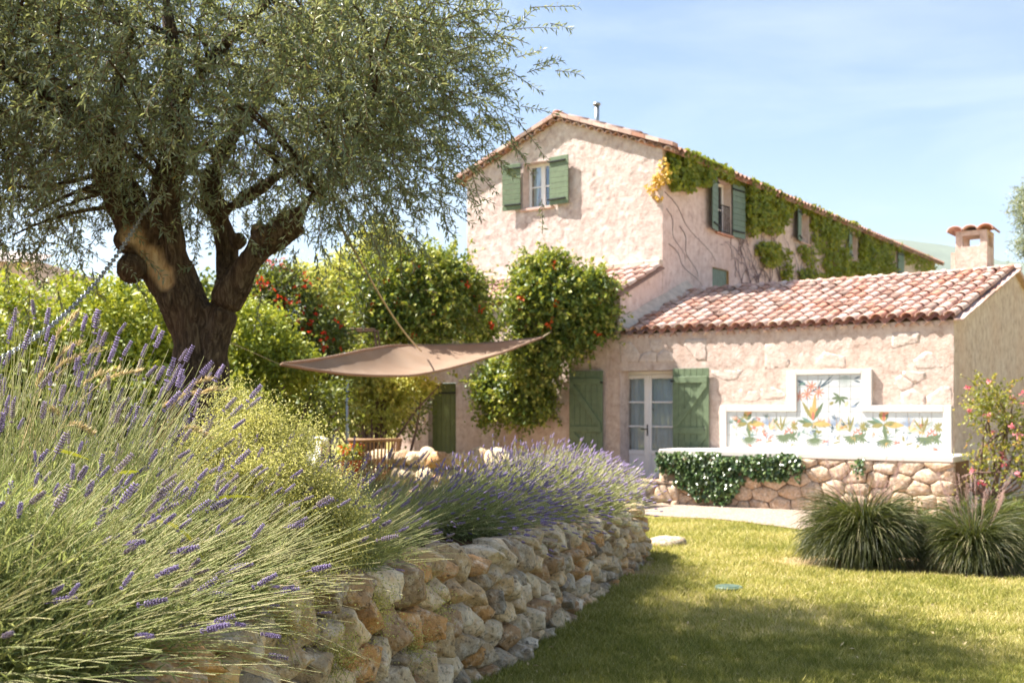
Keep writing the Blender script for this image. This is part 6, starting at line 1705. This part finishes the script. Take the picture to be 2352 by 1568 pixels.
# ------------------------------------------------------------------ terrace furniture, low wall, pots
def armchair(label, px, Y, rz, mat):
    p = at(px, 935, Y); c = empty('armchair', (p[0], p[1], .104), rz, label, 'chair', 'terrace seats')
    for (x, y) in ((-.36, -.36), (.36, -.36), (-.36, .36), (.36, .36)): MB().bbox(x - .03, x + .03, y - .03, y + .03, 0, .60 if y < 0 else .92, .006).build('leg', M_WOOD, c)
    MB().bbox(-.40, .40, -.40, .40, .30, .36, .008).build('seat_frame', M_WOOD, c)
    for x in (-.36, .36): MB().bbox(x - .05, x + .05, -.42, .36, .601, .64, .01).build('armrest', M_WOOD, c)
    MB().bbox(-.33, .33, -.38, .28, .361, .50, .04).build('seat_cushion', mat, c)
    MB().bbox(-.33, .33, .20, .35, .501, 1.02, .05).build('back_cushion', mat, c)
    return c
armchair('white cushioned wooden chair on the terrace, left one behind the bedstraw', 652, 18.2, 2.7, M_CUSHION)
armchair('white cushioned wooden chair on the terrace, right one under the sail', 765, 17.6, 2.2, M_CUSHION)
p = at(862, 935, 17.4)
rc = empty('round_chair', (p[0], p[1], .104), 0, 'round backed tan wicker chair under the shade sail', 'chair', 'terrace seats')
N_ = 22
for k in range(N_):
    a = math.pi * (k / (N_ - 1)) - math.pi; MB().tube([(.36 * math.cos(a), .36 * math.sin(a), .40), (.42 * math.cos(a), .42 * math.sin(a), .96)], .016, 5).build('slat', M_WOOD, rc)
MB().tube([(.42 * math.cos(a), .42 * math.sin(a), .97) for a in np.linspace(-math.pi, 0, 24)], .03, 8).build('top_rail', M_WOOD, rc, True)
MB().tube([(0, 0, .34), (0, 0, .44)], [.38, .40], 24).build('seat', M_WOOD, rc)
for a in (.8, 2.3, 3.9, 5.4): MB().tube([(.3 * math.cos(a), .3 * math.sin(a), 0), (.32 * math.cos(a), .32 * math.sin(a), .34)], .022, 6).build('leg', M_WOOD, rc)
r = np.random.default_rng(151)
tw_ = empty('terrace_wall', tuple(at(1015, 935, 16.6) * np.array([1, 1, 0]) + np.array([0, 0, .1])), HA, 'low rough wall with pale boulders on the terrace edge behind the lavender', 'wall')
for k in range(13):
    for lv in range(3):
        sz = .15 + .05 * r.random(); S2 = S * (1 + .2 * fbm(S * 1.7 + k * 3 + lv * 7, 65) + .06 * fbm(S * 6 + k, 66))[..., None] * np.array([sz * 1.15, sz * .9, sz * (.85 if lv < 2 else .7 + .5 * (k in (5, 9, 10)))])
        add('stone', mesh('stone', S2[::2, ::1].reshape(-1, 3), np.stack([(j := np.arange(15 * 16).reshape(15, 16))[:, :-1], np.roll(j, -1, 0)[:, :-1], np.roll(j, -1, 0)[:, 1:], j[:, 1:]], -1).reshape(-1, 4), M_DRY, smooth=True), tw_, (-1.5 + k * .25 + .04 * r.normal(), .04 * r.normal(), .14 + lv * .27))
p = at(806, 935, 17.0)
pot = empty('flower_pot', (p[0], p[1], .104), 0, 'clay pot of orange flowers standing among the terrace chairs', 'flower pot')
MB().bbox(-.22, .22, -.22, .22, 0, .42, .02).build('stand', M_WOOD, pot)
MB().tube([(0, 0, .42), (0, 0, .60), (0, 0, .62), (0, 0, .66)], [.12, .16, .18, .18], 18, False).tube([(0, 0, .60), (0, 0, .61)], [.15, .15], 18).build('pot', M_TERRA, pot, True)
V, Fl, tt = foliage(r, [(0, 0, .75, .2, .2, .13)], 60, 10, .04, .05, .016); add('leaves', mesh('leaves', V, Fl, M_HEDGE, tint=tt), pot)
V, Fl, tt = foliage(r, [(0, 0, .82, .2, .2, .12)], 16, 8, .02, .045, .018); add('blossoms', mesh('blossoms', V, Fl, M_ORANGE, tint=tt), pot)

# ------------------------------------------------------------------ air between here and the hills
hz = MB().box(-4500, 4500, -1000, 3450, -9, 640)
hm = bpy.data.materials.new('air'); hm.use_nodes = True; hm.node_tree.nodes.clear()
ho_ = hm.node_tree.nodes.new('ShaderNodeOutputMaterial'); pv = hm.node_tree.nodes.new('ShaderNodeVolumePrincipled')
pv.inputs['Color'].default_value = (0.80, 0.90, 1.0, 1); pv.inputs['Density'].default_value = 0.00008
hm.node_tree.links.new(pv.outputs[0], ho_.inputs['Volume'])
o = hz.build('haze', hm); o['kind'] = 'stuff'
